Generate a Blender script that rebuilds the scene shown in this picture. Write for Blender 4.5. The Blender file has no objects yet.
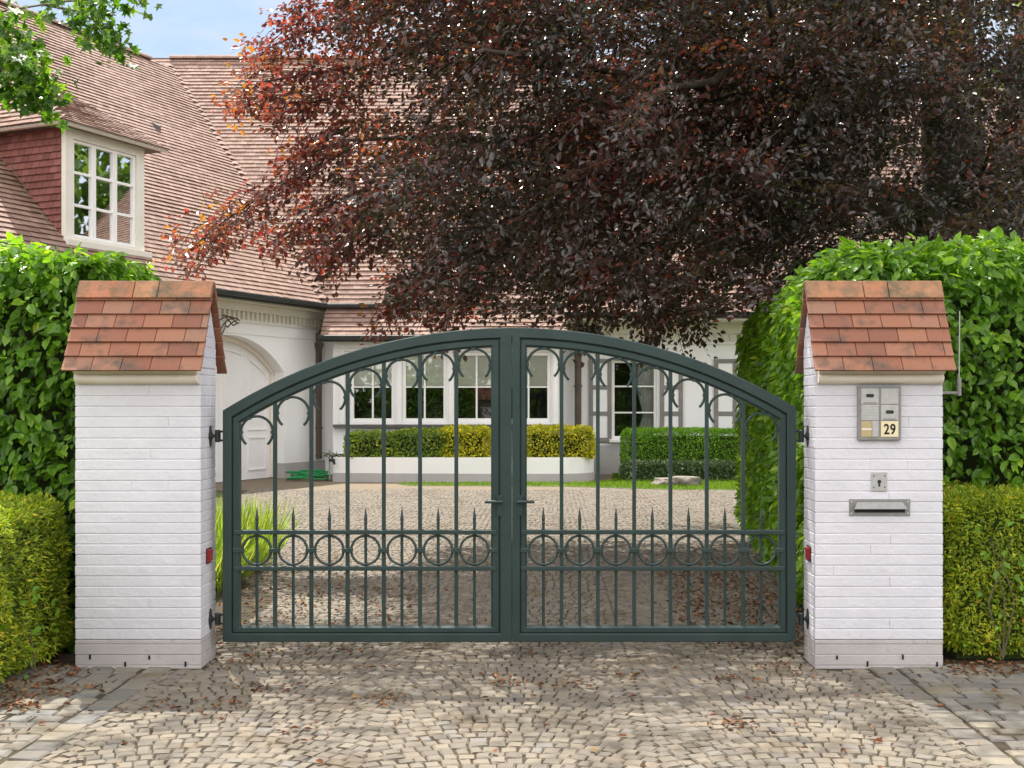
import bpy, bmesh, math, random
import numpy as np
from mathutils import Vector, noise as mnoise
R = math.radians
rs = np.random.RandomState(7)
random.seed(7)
sc = bpy.context.scene
COL = sc.collection
F_PX, CX, CY, EYE = 1161.6, 550.0, 405.0, 1.49

def at(px, py, Y):
    """real position of a point seen at (px, py) standing Y metres away"""
    return ((px - CX) * Y / F_PX, Y, EYE - (py - CY) * Y / F_PX)

# ------------------------------------------------------------------ materials
def ramp(nt, fac, cols):
    n = nt.nodes.new('ShaderNodeValToRGB')
    el = n.color_ramp.elements
    while len(el) < len(cols): el.new(0.5)
    for e, (p, c) in zip(el, cols):
        e.position = p; e.color = (*c, 1)
    nt.links.new(fac, n.inputs[0])
    return n.outputs[0]

def mixc(nt, fac, a, b, mode='MIX'):
    n = nt.nodes.new('ShaderNodeMix'); n.data_type = 'RGBA'; n.blend_type = mode
    for s, v in ((n.inputs[0], fac), (n.inputs[6], a), (n.inputs[7], b)):
        if hasattr(v, 'is_linked'): nt.links.new(v, s)
        elif isinstance(v, (tuple, list)): s.default_value = (*v, 1)
        else: s.default_value = v
    return n.outputs[2]

def math_n(nt, op, a, b=0.0):
    n = nt.nodes.new('ShaderNodeMath'); n.operation = op
    for s, v in zip(n.inputs, (a, b)):
        if hasattr(v, 'is_linked'): nt.links.new(v, s)
        else: s.default_value = v
    return n.outputs[0]

def noise_n(nt, scale, detail=4, rough=0.6, vec=None):
    n = nt.nodes.new('ShaderNodeTexNoise')
    n.inputs['Scale'].default_value = scale; n.inputs['Detail'].default_value = detail
    n.inputs['Roughness'].default_value = rough
    if vec is not None: nt.links.new(vec, n.inputs['Vector'])
    return n.outputs[0]

def base_mat(name):
    m = bpy.data.materials.new(name); m.use_nodes = True
    nt = m.node_tree
    return m, nt, nt.nodes['Principled BSDF']

def mat(name, c1, c2=None, rough=0.7, scale=6, bump=0.0, bscale=40, rnd=None, spec=0.4, metal=0.0, stain=None, brick=None, lo=0.35, hi=0.65):
    """noise-mixed colour, optional per-piece colours (attribute rnd), optional stain (colour, scale, from, to), optional brick relief"""
    m, nt, b = base_mat(name)
    tc = nt.nodes.new('ShaderNodeTexCoord').outputs['Object']
    c2 = c2 or c1
    col = ramp(nt, noise_n(nt, scale, 5, 0.6, tc), [(lo, c1), (hi, c2)])
    if rnd:
        a = nt.nodes.new('ShaderNodeAttribute'); a.attribute_name = 'rnd'
        pc = ramp(nt, a.outputs['Fac'], rnd)
        col = mixc(nt, 0.75, col, pc)
    if stain:
        sc_, s0, s1 = stain[1], stain[2], stain[3]
        f = ramp(nt, noise_n(nt, sc_, 6, 0.65, tc), [(s0, (0, 0, 0)), (s1, (1, 1, 1))])
        col = mixc(nt, f, col, stain[0])
    h = None
    if brick:
        uv = nt.nodes.new('ShaderNodeTexCoord').outputs['UV']
        bt = nt.nodes.new('ShaderNodeTexBrick')
        nt.links.new(uv, bt.inputs['Vector'])
        bt.inputs['Scale'].default_value = 1.0
        bt.inputs['Brick Width'].default_value = brick[0]; bt.inputs['Row Height'].default_value = brick[1]
        bt.inputs['Mortar Size'].default_value = brick[2]; bt.inputs['Mortar Smooth'].default_value = 0.3
        bt.inputs['Color1'].default_value = (1, 1, 1, 1); bt.inputs['Color2'].default_value = (0.9, 0.9, 0.9, 1)
        bt.inputs['Mortar'].default_value = (0, 0, 0, 1)
        h = bt.outputs['Color']
    if bump or brick:
        bn = nt.nodes.new('ShaderNodeBump'); bn.inputs['Strength'].default_value = bump if bump else 0.3
        bn.inputs['Distance'].default_value = 0.01
        n2 = noise_n(nt, bscale, 6, 0.6, tc)
        hh = n2
        if h is not None:
            x = nt.nodes.new('ShaderNodeRGBToBW'); nt.links.new(h, x.inputs[0])
            hh = math_n(nt, 'ADD', math_n(nt, 'MULTIPLY', n2, 0.4), x.outputs[0])
        nt.links.new(hh, bn.inputs['Height']); nt.links.new(bn.outputs[0], b.inputs['Normal'])
    nt.links.new(col, b.inputs['Base Color'])
    b.inputs['Roughness'].default_value = rough
    b.inputs['Specular IOR Level'].default_value = spec
    b.inputs['Metallic'].default_value = metal
    return m

def leaf_mat(name, cols, trans, tfac=0.4, rough=0.45, spec=0.5):
    m, nt, b = base_mat(name)
    a = nt.nodes.new('ShaderNodeAttribute'); a.attribute_name = 'rnd'
    col = ramp(nt, a.outputs['Fac'], cols)
    tcol = ramp(nt, a.outputs['Fac'], trans)
    nt.links.new(col, b.inputs['Base Color'])
    b.inputs['Roughness'].default_value = rough; b.inputs['Specular IOR Level'].default_value = spec
    t = nt.nodes.new('ShaderNodeBsdfTranslucent'); nt.links.new(tcol, t.inputs[0])
    mx = nt.nodes.new('ShaderNodeMixShader'); mx.inputs[0].default_value = tfac
    nt.links.new(b.outputs[0], mx.inputs[1]); nt.links.new(t.outputs[0], mx.inputs[2])
    nt.links.new(mx.outputs[0], nt.nodes['Material Output'].inputs[0])
    return m

M = {}
M['paint'] = mat('white_masonry_paint', (.635, .621, .667), (.690, .675, .722), .6, 5, .5, 30, spec=.3, stain=((.542, .532, .525), 7, .66, .9))
M['plinth'] = mat('lilac_grey_masonry_paint', (.42, .385, .385), (.50, .46, .46), .7, 4, .3, 50, stain=((.28, .25, .22), 9, .6, .8))
M['wallpaint'] = mat('white_house_paint', (.87, .86, .85), (.91, .905, .90), .65, .8, .12, 30, brick=(.21, .065, .004), stain=((.62, .60, .56), 1.3, .62, .95))
M['wallgrey'] = mat('grey_house_plinth_paint', (.42, .40, .40), (.48, .46, .45), .7, 2, .2, 30)
M['cream'] = mat('cream_joinery_paint', (.72, .69, .60), (.78, .75, .67), .5, 3)
M['creamstone'] = mat('cream_cornice_paint', (.78, .70, .59), (.84, .79, .71), .6, 5, .2, 70, stain=((.45, .26, .14), 5, .56, .85))
M['white'] = mat('white_joinery_paint', (.85, .84, .82), (.88, .87, .85), .4, 3)
M['offwhite'] = mat('offwhite_door_paint', (.80, .78, .78), (.84, .82, .82), .45, 2)
M['taupe'] = mat('taupe_shutter_paint', (.20, .185, .17), (.25, .23, .215), .55, 5)
M['slate'] = mat('dark_slate', (.09, .085, .08), (.13, .12, .115), .6, 8, .2)
M['gutter'] = mat('dark_grey_zinc', (.035, .045, .045), (.06, .07, .07), .5, 4)
M['brownpipe'] = mat('brown_pipe_paint', (.085, .065, .05), (.11, .085, .065), .5, 5)
M['gate'] = mat('dark_green_powder_coat', (.018, .038, .036), (.025, .048, .046), .38, 5, .08, 90, spec=.5, stain=((.045, .055, .048), 5, .62, .95))
M['iron'] = mat('black_iron', (.015, .02, .02), (.03, .035, .035), .45, 20)
M['steel'] = mat('brushed_stainless_steel', (.493, .484, .476), (.561, .552, .544), .42, 30, .05, 200, metal=.45)
M['darksteel'] = mat('weathered_steel_frame', (.255, .251, .246), (.315, .306, .302), .45, 25, metal=.45)
M['tagbeige'] = mat('beige_name_tag', (.46, .36, .18), (.50, .40, .22), .5)
M['creamtag'] = mat('cream_number_tag', (.78, .68, .42), (.80, .71, .47), .5)
M['black'] = mat('black_lettering', (.008, .008, .008), None, .5)
M['paper'] = mat('white_paper', (.8, .8, .78), None, .7)
M['red'] = mat('red_reflector_plastic', (.25, .008, .012), (.32, .012, .016), .2, 60)
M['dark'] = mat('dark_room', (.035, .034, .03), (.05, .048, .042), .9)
M['blind'] = mat('pale_fabric_blind', (.86, .86, .78), (.89, .89, .82), .9, 5)
M['curtain'] = mat('white_curtain_cloth', (.72, .72, .70), (.8, .8, .78), .9, 5)
TILE_RND = [(0, (.165, .098, .074)), (.3, (.235, .146, .110)), (.6, (.275, .177, .137)), (.85, (.315, .209, .167)), (1, (.205, .141, .113))]
M['tile'] = mat('weathered_pink_clay_tile', (.235, .147, .113), (.300, .197, .153), .8, 1.2, .25, 60, rnd=TILE_RND, stain=((.200, .137, .099), 1.5, .6, .85))
M['cheektile'] = mat('dark_red_hung_tile', (.20, .06, .045), (.26, .085, .065), .75, 4, .2, 50, rnd=[(0, (.13, .05, .042)), (.5, (.20, .075, .062)), (1, (.27, .11, .092))])
M['captile'] = mat('orange_clay_tile', (.28, .108, .058), (.35, .145, .08), .7, 9, .3, 80, rnd=[(0, (.18, .07, .045)), (.35, (.255, .102, .06)), (.7, (.315, .138, .078)), (.9, (.27, .155, .105)), (1, (.14, .095, .07))], stain=((.085, .065, .05), 9, .50, .74))
M['ridgetile'] = mat('mottled_ridge_tile', (.36, .15, .075), (.44, .20, .10), .75, 6, .3, 60, rnd=[(0, (.36, .12, .06)), (1, (.40, .20, .10))], stain=((.11, .095, .055), 8, .40, .66))
M['cobble'] = mat('grey_beige_cobblestone', (.147, .124, .096), (.220, .185, .139), .85, 11, .7, 45, rnd=[(0, (.121, .104, .084)), (.3, (.159, .137, .107)), (.6, (.184, .156, .119)), (.85, (.216, .180, .133)), (1, (.158, .149, .138))], stain=((.099, .064, .028), 1.7, .54, .78))
M['sett'] = mat('worn_granite_sett', (.135, .122, .101), (.230, .207, .172), .85, 9, .7, 40, rnd=[(0, (.120, .112, .101)), (.3, (.162, .146, .123)), (.55, (.198, .174, .138)), (.8, (.224, .195, .144)), (1, (.156, .158, .157))], stain=((.114, .083, .035), 2.4, .54, .74))
M['soil'] = mat('mossy_joint_soil', (.030, .023, .014), (.06, .046, .026), .95, 3, .6, 40, stain=((.075, .068, .014), 2.2, .55, .70))
M['gravel'] = mat('brown_gravel', (.14, .105, .07), (.22, .175, .12), .95, 30, .8, 90)
M['lawn'] = mat('lawn_soil', (.05, .09, .015), (.09, .13, .02), .95, 8, .5, 60)
M['bark'] = mat('grey_beech_bark', (.035, .029, .022), (.07, .058, .044), .9, 6, .5, 25)
M['twig'] = mat('mossy_twig_bark', (.09, .075, .04), (.16, .13, .08), .9, 12, .5, 40)
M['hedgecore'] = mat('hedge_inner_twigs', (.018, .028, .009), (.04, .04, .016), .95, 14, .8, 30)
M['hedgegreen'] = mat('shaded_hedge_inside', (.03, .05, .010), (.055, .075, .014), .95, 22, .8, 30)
M['rock'] = mat('pale_field_stone', (.15, .13, .11), (.27, .24, .20), .9, 6, .8, 14)
M['hose'] = mat('green_hose_plastic', (.01, .22, .06), (.015, .28, .08), .4, 20)
M['beech'] = leaf_mat('copper_beech_leaf',
    [(0, (.022, .024, .014)), (.2, (.034, .030, .021)), (.36, (.080, .058, .058)), (.6, (.078, .038, .036)), (.82, (.17, .036, .030)), (1, (.20, .085, .03))],
    [(0, (.06, .06, .014)), (.2, (.12, .085, .022)), (.36, (.19, .075, .045)), (.6, (.38, .10, .045)), (.82, (.66, .08, .05)), (1, (.72, .32, .03))], .40, .30, 1.0)
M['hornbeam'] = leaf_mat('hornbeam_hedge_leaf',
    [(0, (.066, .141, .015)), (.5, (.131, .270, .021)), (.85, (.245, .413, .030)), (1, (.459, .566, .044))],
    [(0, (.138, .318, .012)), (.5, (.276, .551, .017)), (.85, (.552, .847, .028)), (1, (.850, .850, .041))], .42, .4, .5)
M['yew'] = leaf_mat('yew_shoot',
    [(0, (.131, .194, .019)), (.5, (.316, .400, .026)), (.8, (.630, .610, .034)), (1, (.594, .323, .056))],
    [(0, (.158, .291, .013)), (.5, (.449, .631, .019)), (.8, (.850, .850, .032)), (1, (.660, .316, .048))], .36, .5, .4)
M['maple'] = leaf_mat('bright_green_maple_leaf',
    [(0, (.04, .10, .012)), (.6, (.075, .16, .016)), (1, (.12, .22, .02))],
    [(0, (.09, .26, .01)), (.6, (.20, .42, .015)), (1, (.34, .55, .03))], .5, .4, .5)
M['box'] = leaf_mat('box_hedge_leaf',
    [(0, (.106, .233, .020)), (.6, (.199, .383, .026)), (1, (.302, .513, .042))],
    [(0, (.161, .385, .015)), (.6, (.320, .654, .022)), (1, (.520, .808, .046))], .38, .5, .4)
M['variegated'] = leaf_mat('pale_edged_leaf',
    [(0, (.058, .106, .035)), (.6, (.115, .173, .067)), (1, (.730, .768, .538))],
    [(0, (.084, .185, .034)), (.6, (.168, .286, .067)), (1, (.672, .756, .420))], .3, .5, .4)
M['yellowshrub'] = leaf_mat('golden_shrub_leaf',
    [(0, (.189, .238, .019)), (.35, (.474, .458, .028)), (.75, (.791, .664, .032)), (1, (.221, .300, .032))],
    [(0, (.254, .331, .013)), (.35, (.635, .635, .025)), (.75, (.850, .788, .038)), (1, (.381, .458, .025))], .38, .5, .4)
M['greenshrub'] = leaf_mat('olive_green_shrub_leaf',
    [(0, (.105, .189, .028)), (.6, (.224, .304, .036)), (1, (.684, .659, .061))],
    [(0, (.168, .315, .025)), (.6, (.357, .525, .043)), (1, (.850, .850, .062))], .36, .5, .4)
M['grass'] = leaf_mat('tall_grass_blade',
    [(0, (.128, .215, .025)), (.6, (.276, .391, .043)), (1, (.680, .626, .170))],
    [(0, (.241, .462, .022)), (.6, (.517, .759, .045)), (1, (.850, .792, .180))], .42, .5, .3)
M['turf'] = leaf_mat('mown_turf_blade',
    [(0, (.07, .14, .014)), (.6, (.12, .22, .018)), (1, (.22, .27, .03))],
    [(0, (.14, .30, .01)), (.6, (.24, .44, .02)), (1, (.4, .46, .03))], .4, .6, .3)
M['litter'] = leaf_mat('dry_fallen_leaf',
    [(0, (.07, .028, .014)), (.4, (.16, .06, .025)), (.75, (.26, .11, .04)), (1, (.30, .20, .09))],
    [(0, (.05, .02, .01)), (.4, (.1, .04, .02)), (1, (.2, .1, .04))], .15, .7, .3)
M['wood'] = leaf_mat('roadside_tree_leaf', [(0, (.045, .090, .022)), (.6, (.090, .162, .032)), (1, (.162, .234, .045))],
    [(0, (.096, .208, .016)), (1, (.320, .480, .032))], .35, .6, .3)

def glass_mat():
    m, nt, b = base_mat('window_glass')
    nt.nodes.remove(b)
    t = nt.nodes.new('ShaderNodeBsdfTransparent'); t.inputs[0].default_value = (.93, .96, .94, 1)
    g = nt.nodes.new('ShaderNodeBsdfGlossy'); g.inputs['Roughness'].default_value = .015
    fr = nt.nodes.new('ShaderNodeFresnel'); fr.inputs[0].default_value = 1.5
    f = math_n(nt, 'MULTIPLY', fr.outputs[0], 4.2)
    mx = nt.nodes.new('ShaderNodeMixShader'); nt.links.new(f, mx.inputs[0])
    nt.links.new(t.outputs[0], mx.inputs[1]); nt.links.new(g.outputs[0], mx.inputs[2])
    nt.links.new(mx.outputs[0], nt.nodes['Material Output'].inputs[0])
    return m
M['glass'] = glass_mat()

# ------------------------------------------------------------------ object helpers
OFF = {}
def link(o, parent=None):
    COL.objects.link(o)
    if parent is not None:
        o.parent = parent; OFF[o] = OFF[parent]
    else:
        OFF[o] = Vector((0, 0, 0))
    return o

def tag(o, label, cat=None, group=None, kind=None):
    if label: o['label'] = label
    if cat: o['category'] = cat
    if group: o['group'] = group
    if kind: o['kind'] = kind
    return o

def thing(name, label, cat, loc=(0, 0, 0), group=None):
    o = bpy.data.objects.new(name, None)
    COL.objects.link(o); o.location = loc; o.empty_display_size = .2
    OFF[o] = Vector(loc)
    return tag(o, label, cat, group)

class MB:
    def __init__(s):
        s.v = []; s.f = []; s.mi = []; s.r = []; s.uv = {}
    def quad(s, a, b, c, d, mi=0, r=0.5):
        n = len(s.v); s.v += [tuple(a), tuple(b), tuple(c), tuple(d)]
        s.f.append((n, n+1, n+2, n+3)); s.mi.append(mi); s.r.append(r)
    def poly(s, pts, mi=0, r=0.5):
        n = len(s.v); s.v += [tuple(p) for p in pts]
        s.f.append(tuple(range(n, n+len(pts)))); s.mi.append(mi); s.r.append(r)
    def hexa(s, p, mi=0, r=0.5):
        """8 corners: bottom ring 0-3, top ring 4-7"""
        n = len(s.v); s.v += [tuple(q) for q in p]
        for f in ((3, 2, 1, 0), (4, 5, 6, 7), (0, 1, 5, 4), (1, 2, 6, 5), (2, 3, 7, 6), (3, 0, 4, 7)):
            s.f.append(tuple(n+i for i in f)); s.mi.append(mi); s.r.append(r)
    def box(s, x0, x1, y0, y1, z0, z1, mi=0, r=0.5):
        s.hexa([(x0, y0, z0), (x1, y0, z0), (x1, y1, z0), (x0, y1, z0), (x0, y0, z1), (x1, y0, z1), (x1, y1, z1), (x0, y1, z1)], mi, r)
    def fbox(s, F, u0, u1, z0, z1, w0, w1, mi=0, r=0.5):
        s.hexa([F(u0, w0, z0), F(u1, w0, z0), F(u1, w1, z0), F(u0, w1, z0), F(u0, w0, z1), F(u1, w0, z1), F(u1, w1, z1), F(u0, w1, z1)], mi, r)
    def prism(s, ringa, ringb, mi=0, r=0.5, caps=True):
        n = len(s.v); k = len(ringa); s.v += [tuple(p) for p in ringa] + [tuple(p) for p in ringb]
        for i in range(k):
            j = (i+1) % k; s.f.append((n+i, n+j, n+k+j, n+k+i)); s.mi.append(mi); s.r.append(r)
        if caps:
            s.f.append(tuple(n+i for i in range(k-1, -1, -1))); s.f.append(tuple(n+k+i for i in range(k))); s.mi += [mi, mi]; s.r += [r, r]
    def tube(s, pts, rad, seg=8, mi=0, r=0.5, closed=False, flat=None):
        """round tube through pts; rad scalar or list; flat=(a,b) gives an elliptical section"""
        pts = [Vector(p) for p in pts]; k = len(pts)
        rad = rad if isinstance(rad, (list, tuple)) else [rad]*k
        n = len(s.v); up = None
        for i, p in enumerate(pts):
            if closed: t = pts[(i+1) % k] - pts[i-1]
            else: t = pts[min(i+1, k-1)] - pts[max(i-1, 0)]
            t.normalize()
            if up is None:
                up = Vector((0, 1, 0)) if abs(t.y) < .8 else Vector((1, 0, 0))
            a = (up - t*up.dot(t)); a.normalize(); b = t.cross(a); up = a
            for j in range(seg):
                an = 2*math.pi*(j+.5)/seg
                s.v.append(tuple(p + a*math.cos(an)*rad[i]*(flat[0] if flat else 1) + b*math.sin(an)*rad[i]*(flat[1] if flat else 1)))
        for i in range(k if closed else k-1):
            for j in range(seg):
                i2 = (i+1) % k; j2 = (j+1) % seg
                s.f.append((n+i*seg+j, n+i*seg+j2, n+i2*seg+j2, n+i2*seg+j)); s.mi.append(mi); s.r.append(r)
        if not closed:
            s.f.append(tuple(n+j for j in range(seg-1, -1, -1))); s.f.append(tuple(n+(k-1)*seg+j for j in range(seg))); s.mi += [mi, mi]; s.r += [r, r]
    def lathe(s, c, axis, prof, seg=16, mi=0):
        """prof: (distance along axis, radius)"""
        s.tube([Vector(c)+Vector(axis)*d for d, _ in prof], [q for _, q in prof], seg, mi)
    def build(s, name, mats, parent=None, bevel=0, smooth=False, recalc=True, segs=2, uv=None):
        me = bpy.data.meshes.new(name)
        off = OFF[parent] if parent is not None else Vector((0, 0, 0))
        vs = s.v
        if off.length: vs = [(x-off.x, y-off.y, z-off.z) for x, y, z in vs]
        me.from_pydata(vs, [], s.f)
        mats = mats if isinstance(mats, (list, tuple)) else [mats]
        for m in mats: me.materials.append(m)
        me.polygons.foreach_set('material_index', s.mi)
        at_ = me.attributes.new('rnd', 'FLOAT', 'FACE'); at_.data.foreach_set('value', s.r)
        if uv:
            ul = me.uv_layers.new(name='UVMap')
            for lp in me.loops:
                ul.data[lp.index].uv = uv(Vector(me.vertices[lp.vertex_index].co) + off)
        if recalc:
            bm = bmesh.new(); bm.from_mesh(me); bmesh.ops.recalc_face_normals(bm, faces=bm.faces); bm.to_mesh(me); bm.free()
        if smooth: me.shade_smooth()
        o = bpy.data.objects.new(name, me); link(o, parent)
        if bevel:
            b = o.modifiers.new('bevel', 'BEVEL'); b.width = bevel; b.segments = segs; b.limit_method = 'ANGLE'
        return o

def mesh_np(name, V, faces, m, rnd=None, parent=None, smooth=False):
    """V (n,3), faces (k,4) arrays"""
    me = bpy.data.meshes.new(name)
    if parent is not None: V = V - np.array(OFF[parent])
    k, q = faces.shape
    me.vertices.add(len(V)); me.vertices.foreach_set('co', V.astype(np.float32).ravel())
    me.loops.add(k*q); me.loops.foreach_set('vertex_index', faces.astype(np.int32).ravel())
    me.polygons.add(k); me.polygons.foreach_set('loop_start', np.arange(0, k*q, q, dtype=np.int32))
    me.update(calc_edges=True)
    me.materials.append(m)
    if rnd is not None:
        a = me.attributes.new('rnd', 'FLOAT', 'FACE'); a.data.foreach_set('value', rnd.astype(np.float32))
    if smooth: me.shade_smooth()
    else: me.shade_flat()
    o = bpy.data.objects.new(name, me)
    return link(o, parent)

def unit(a): return a/np.maximum(np.linalg.norm(a, axis=1, keepdims=True), 1e-9)

def leaves(name, P, D, N, L, m, parent=None, wid=.6, fold=.25, rnd=None, shape=0):
    """one leaf per row: P base, D direction, N normal, L length; shape 0 oval, 1 lance, 2 star"""
    n = len(P); D = unit(D); S = unit(np.cross(D, N)); N = unit(np.cross(S, D))
    L = L[:, None] if np.ndim(L) else np.full((n, 1), L)
    if rnd is None: rnd = rs.rand(n)
    if shape == 1:
        loc = [(0, 0, 0), (.5*wid, .45, fold*.5*wid), (0, 1, -.06), (-.5*wid, .45, fold*.5*wid)]; fc = [(0, 1, 2, 3)]
    elif shape == 2:
        loc = [(0, 0, 0), (.42, .12, .05), (.20, .36, .02), (.55, .62, .0), (.17, .62, .03), (0, 1.05, -.1), (-.17, .62, .03), (-.55, .62, .0), (-.20, .36, .02), (-.42, .12, .05)]
        fc = [(0, 1, 2, 8), (0, 2, 8, 9), (2, 3, 4, 8), (4, 6, 7, 8), (4, 5, 6, 6)]
        fc = [(0, 1, 2, 8), (8, 9, 0, 2), (2, 3, 4, 6), (6, 7, 8, 2), (4, 5, 6, 2)]
    else:
        w = wid*.5
        loc = [(0, 0, 0), (w*.92, .30, fold*w), (w*.8, .66, fold*w-.03), (0, 1, -.10), (-w*.8, .66, fold*w-.03), (-w*.92, .30, fold*w)]
        fc = [(0, 1, 2, 3), (0, 3, 4, 5)]
    k = len(loc); V = np.zeros((n, k, 3))
    for i, (a, b, c) in enumerate(loc):
        V[:, i] = P + (S*a + D*b + N*c)*L
    Fc = (np.arange(n)[:, None, None]*k + np.array(fc)[None]).reshape(-1, 4)
    return mesh_np(name, V.reshape(-1, 3), Fc, m, np.repeat(rnd, len(fc)), parent)

def frame(O, U, N):
    O = Vector((*O, 0)); U = Vector((*U, 0)).normalized(); N = Vector((*N, 0)).normalized()
    f = lambda u, w, z: O + U*u + N*w + Vector((0, 0, z))
    f.inv = lambda p: ((Vector((p[0], p[1], 0))-O).dot(U), p[2])
    return f

# ================================================================== camera, light, sky
cam = bpy.data.cameras.new('camera'); co = bpy.data.objects.new('camera', cam); COL.objects.link(co)
co.location = (0, 0, EYE); co.rotation_euler = (R(90), 0, 0)
cam.sensor_width = 36; cam.lens = F_PX*36/1024
cam.shift_x = -(CX-512)/1024; cam.shift_y = (CY-384)/1024
cam.clip_end = 3000
sc.camera = co

SUN_EL, SUN_AZ = R(62), R(-24)      # azimuth from +Y towards +X: high sun behind the house, a little left
S = Vector((math.sin(SUN_AZ)*math.cos(SUN_EL), math.cos(SUN_AZ)*math.cos(SUN_EL), math.sin(SUN_EL)))
sun = bpy.data.lights.new('sun', 'SUN'); so = bpy.data.objects.new('sun', sun); COL.objects.link(so)
sun.energy = 3.5; sun.angle = R(.53); sun.color = (1, .95, .87)
so.rotation_euler = S.to_track_quat('Z', 'Y').to_euler(); so.location = (0, 0, 30)

w = bpy.data.worlds.new('World'); sc.world = w; w.use_nodes = True
nt = w.node_tree; bg = nt.nodes['Background']
sky = nt.nodes.new('ShaderNodeTexSky'); sky.sky_type = 'NISHITA'; sky.sun_disc = False
sky.sun_elevation = SUN_EL; sky.sun_rotation = SUN_AZ; sky.air_density = 1.1; sky.dust_density = .5; sky.ozone_density = 1.5
tc = nt.nodes.new('ShaderNodeTexCoord')
mp = nt.nodes.new('ShaderNodeMapping'); mp.inputs['Scale'].default_value = (1.6, 1.6, 4.0); mp.inputs['Location'].default_value = (3.1, 1.7, 0)
nt.links.new(tc.outputs['Generated'], mp.inputs[0])
cl = ramp(nt, noise_n(nt, 2.3, 7, .58, mp.outputs[0]), [(.34, (.84, .84, .84)), (.64, (.94, .94, .94))])
# unseen cloud added behind the viewer, made bright as fill for the shaded fronts
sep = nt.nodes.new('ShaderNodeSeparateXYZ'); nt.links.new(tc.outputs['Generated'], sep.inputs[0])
rear_fill = nt.nodes.new('ShaderNodeMapRange'); nt.links.new(sep.outputs[1], rear_fill.inputs[0]); rear_fill.inputs[1].default_value = .45; rear_fill.inputs[2].default_value = -.3; rear_fill.inputs[3].default_value = 0; rear_fill.inputs[4].default_value = .8
cl = math_n(nt, 'MAXIMUM', math_n(nt, 'MULTIPLY', cl, 1.0), rear_fill.outputs[0])
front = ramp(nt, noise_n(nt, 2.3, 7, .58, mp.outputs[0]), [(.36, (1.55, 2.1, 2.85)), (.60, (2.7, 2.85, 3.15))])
thick = mixc(nt, rear_fill.outputs[0], front, (10.6, 10.2, 9.9))
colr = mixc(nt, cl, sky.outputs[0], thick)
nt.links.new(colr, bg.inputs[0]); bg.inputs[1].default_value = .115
sc.view_settings.view_transform = 'Standard'; sc.view_settings.look = 'None'
sc.view_settings.exposure = 1.38; sc.view_settings.gamma = 1
sc.cycles.max_bounces = 8; sc.cycles.transparent_max_bounces = 12; sc.cycles.use_denoising = True

# ================================================================== ground
g = MB(); g.quad((-600, -200, -.0075), (600, -200, -.0075), (600, 1500, -.0075), (-600, 1500, -.0075))
tag(g.build('ground', M['soil']), 'dark mossy earth under the paving and beds', kind='structure')

def stones(name, C, w, d, rot, m, top=0.0, h=.055, jit=.0025, inset=.007):
    """rounded paving stones: centres C (n,2), widths, depths, rotation"""
    n = len(C); cr, sr = np.cos(rot), np.sin(rot); V = np.zeros((n, 12, 3))
    z0 = top + rs.uniform(-jit, jit, n); tx, ty = rs.uniform(-.02, .02, n), rs.uniform(-.02, .02, n)
    cs = [(-1, -1), (1, -1), (1, 1), (-1, 1)]
    for lev, (ins, dz) in enumerate(((inset, 0), (0, -.008), (0, -h))):
        for i, (a, b) in enumerate(cs):
            jx, jy = (rs.uniform(-.0055, .0055, n), rs.uniform(-.0055, .0055, n)) if lev < 2 else (0, 0)
            lx = a*(w/2-ins) + jx; ly = b*(d/2-ins) + jy
            V[:, lev*4+i, 0] = C[:, 0] + cr*lx - sr*ly
            V[:, lev*4+i, 1] = C[:, 1] + sr*lx + cr*ly
            V[:, lev*4+i, 2] = z0 + dz + tx*lx + ty*ly
    fc = [(0, 1, 2, 3)]
    for l in (0, 4):
        for i in range(4):
            j = (i+1) % 4; fc.append((l+i, l+4+i, l+4+j, l+j))
    Fc = (np.arange(n)[:, None, None]*12 + np.array(fc)[None]).reshape(-1, 4)
    return mesh_np(name, V.reshape(-1, 3), Fc, m, np.repeat(rs.rand(n), len(fc)))

# cobbled drive laid in segmental arcs, from the road through the gate to the forecourt
C, W_, D_, Ro = [], [], [], []
AW, RISE, PITCH = 1.24, .16, .078
def drive_edges(y):
    if y < 6.55: return -2.14, 1.81
    if y < 7.0: return -1.98, 1.50
    if y < 9.0: return -2.1, 1.75
    k = min(1, (y-9)/4)
    return -2.1-2.3*k-.12*max(0, y-13), 1.75+2.0*k+.25*max(0, y-13)
for k in range(-8, 9):
    xc = k*AW - .16
    for j in range(int(4.0/PITCH), int(21.6/PITCH)):
        ws = []
        while sum(ws) < AW-.03: ws.append(random.uniform(.054, .086))
        fx = AW/sum(ws); x = -AW/2
        for wd in ws:
            wd = wd*fx; xm = x + wd/2; x += wd; wd -= .0055
            y = j*PITCH + RISE*(1-(2*xm/AW)**2) - .2
            sl = math.atan(-RISE*8*xm/AW**2)
            X = xc + xm; a, b = drive_edges(y)
            lo, hi = max(X-wd/2, a), min(X+wd/2, b)
            if hi-lo < .028: continue
            X, wd = (lo+hi)/2, hi-lo
            if y > 20.6 + .25*math.sin(X*2): continue
            C.append((X, y+random.uniform(-.007, .007))); W_.append(wd/math.cos(sl)); D_.append((PITCH-.005)*math.cos(sl)); Ro.append(sl+random.uniform(-.07, .07))
o = stones('cobbled_drive', np.array(C), np.array(W_), np.array(D_), np.array(Ro), M['cobble'])
tag(o, 'grey beige cobbled drive laid in curved rows through the gate', kind='structure')
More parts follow.
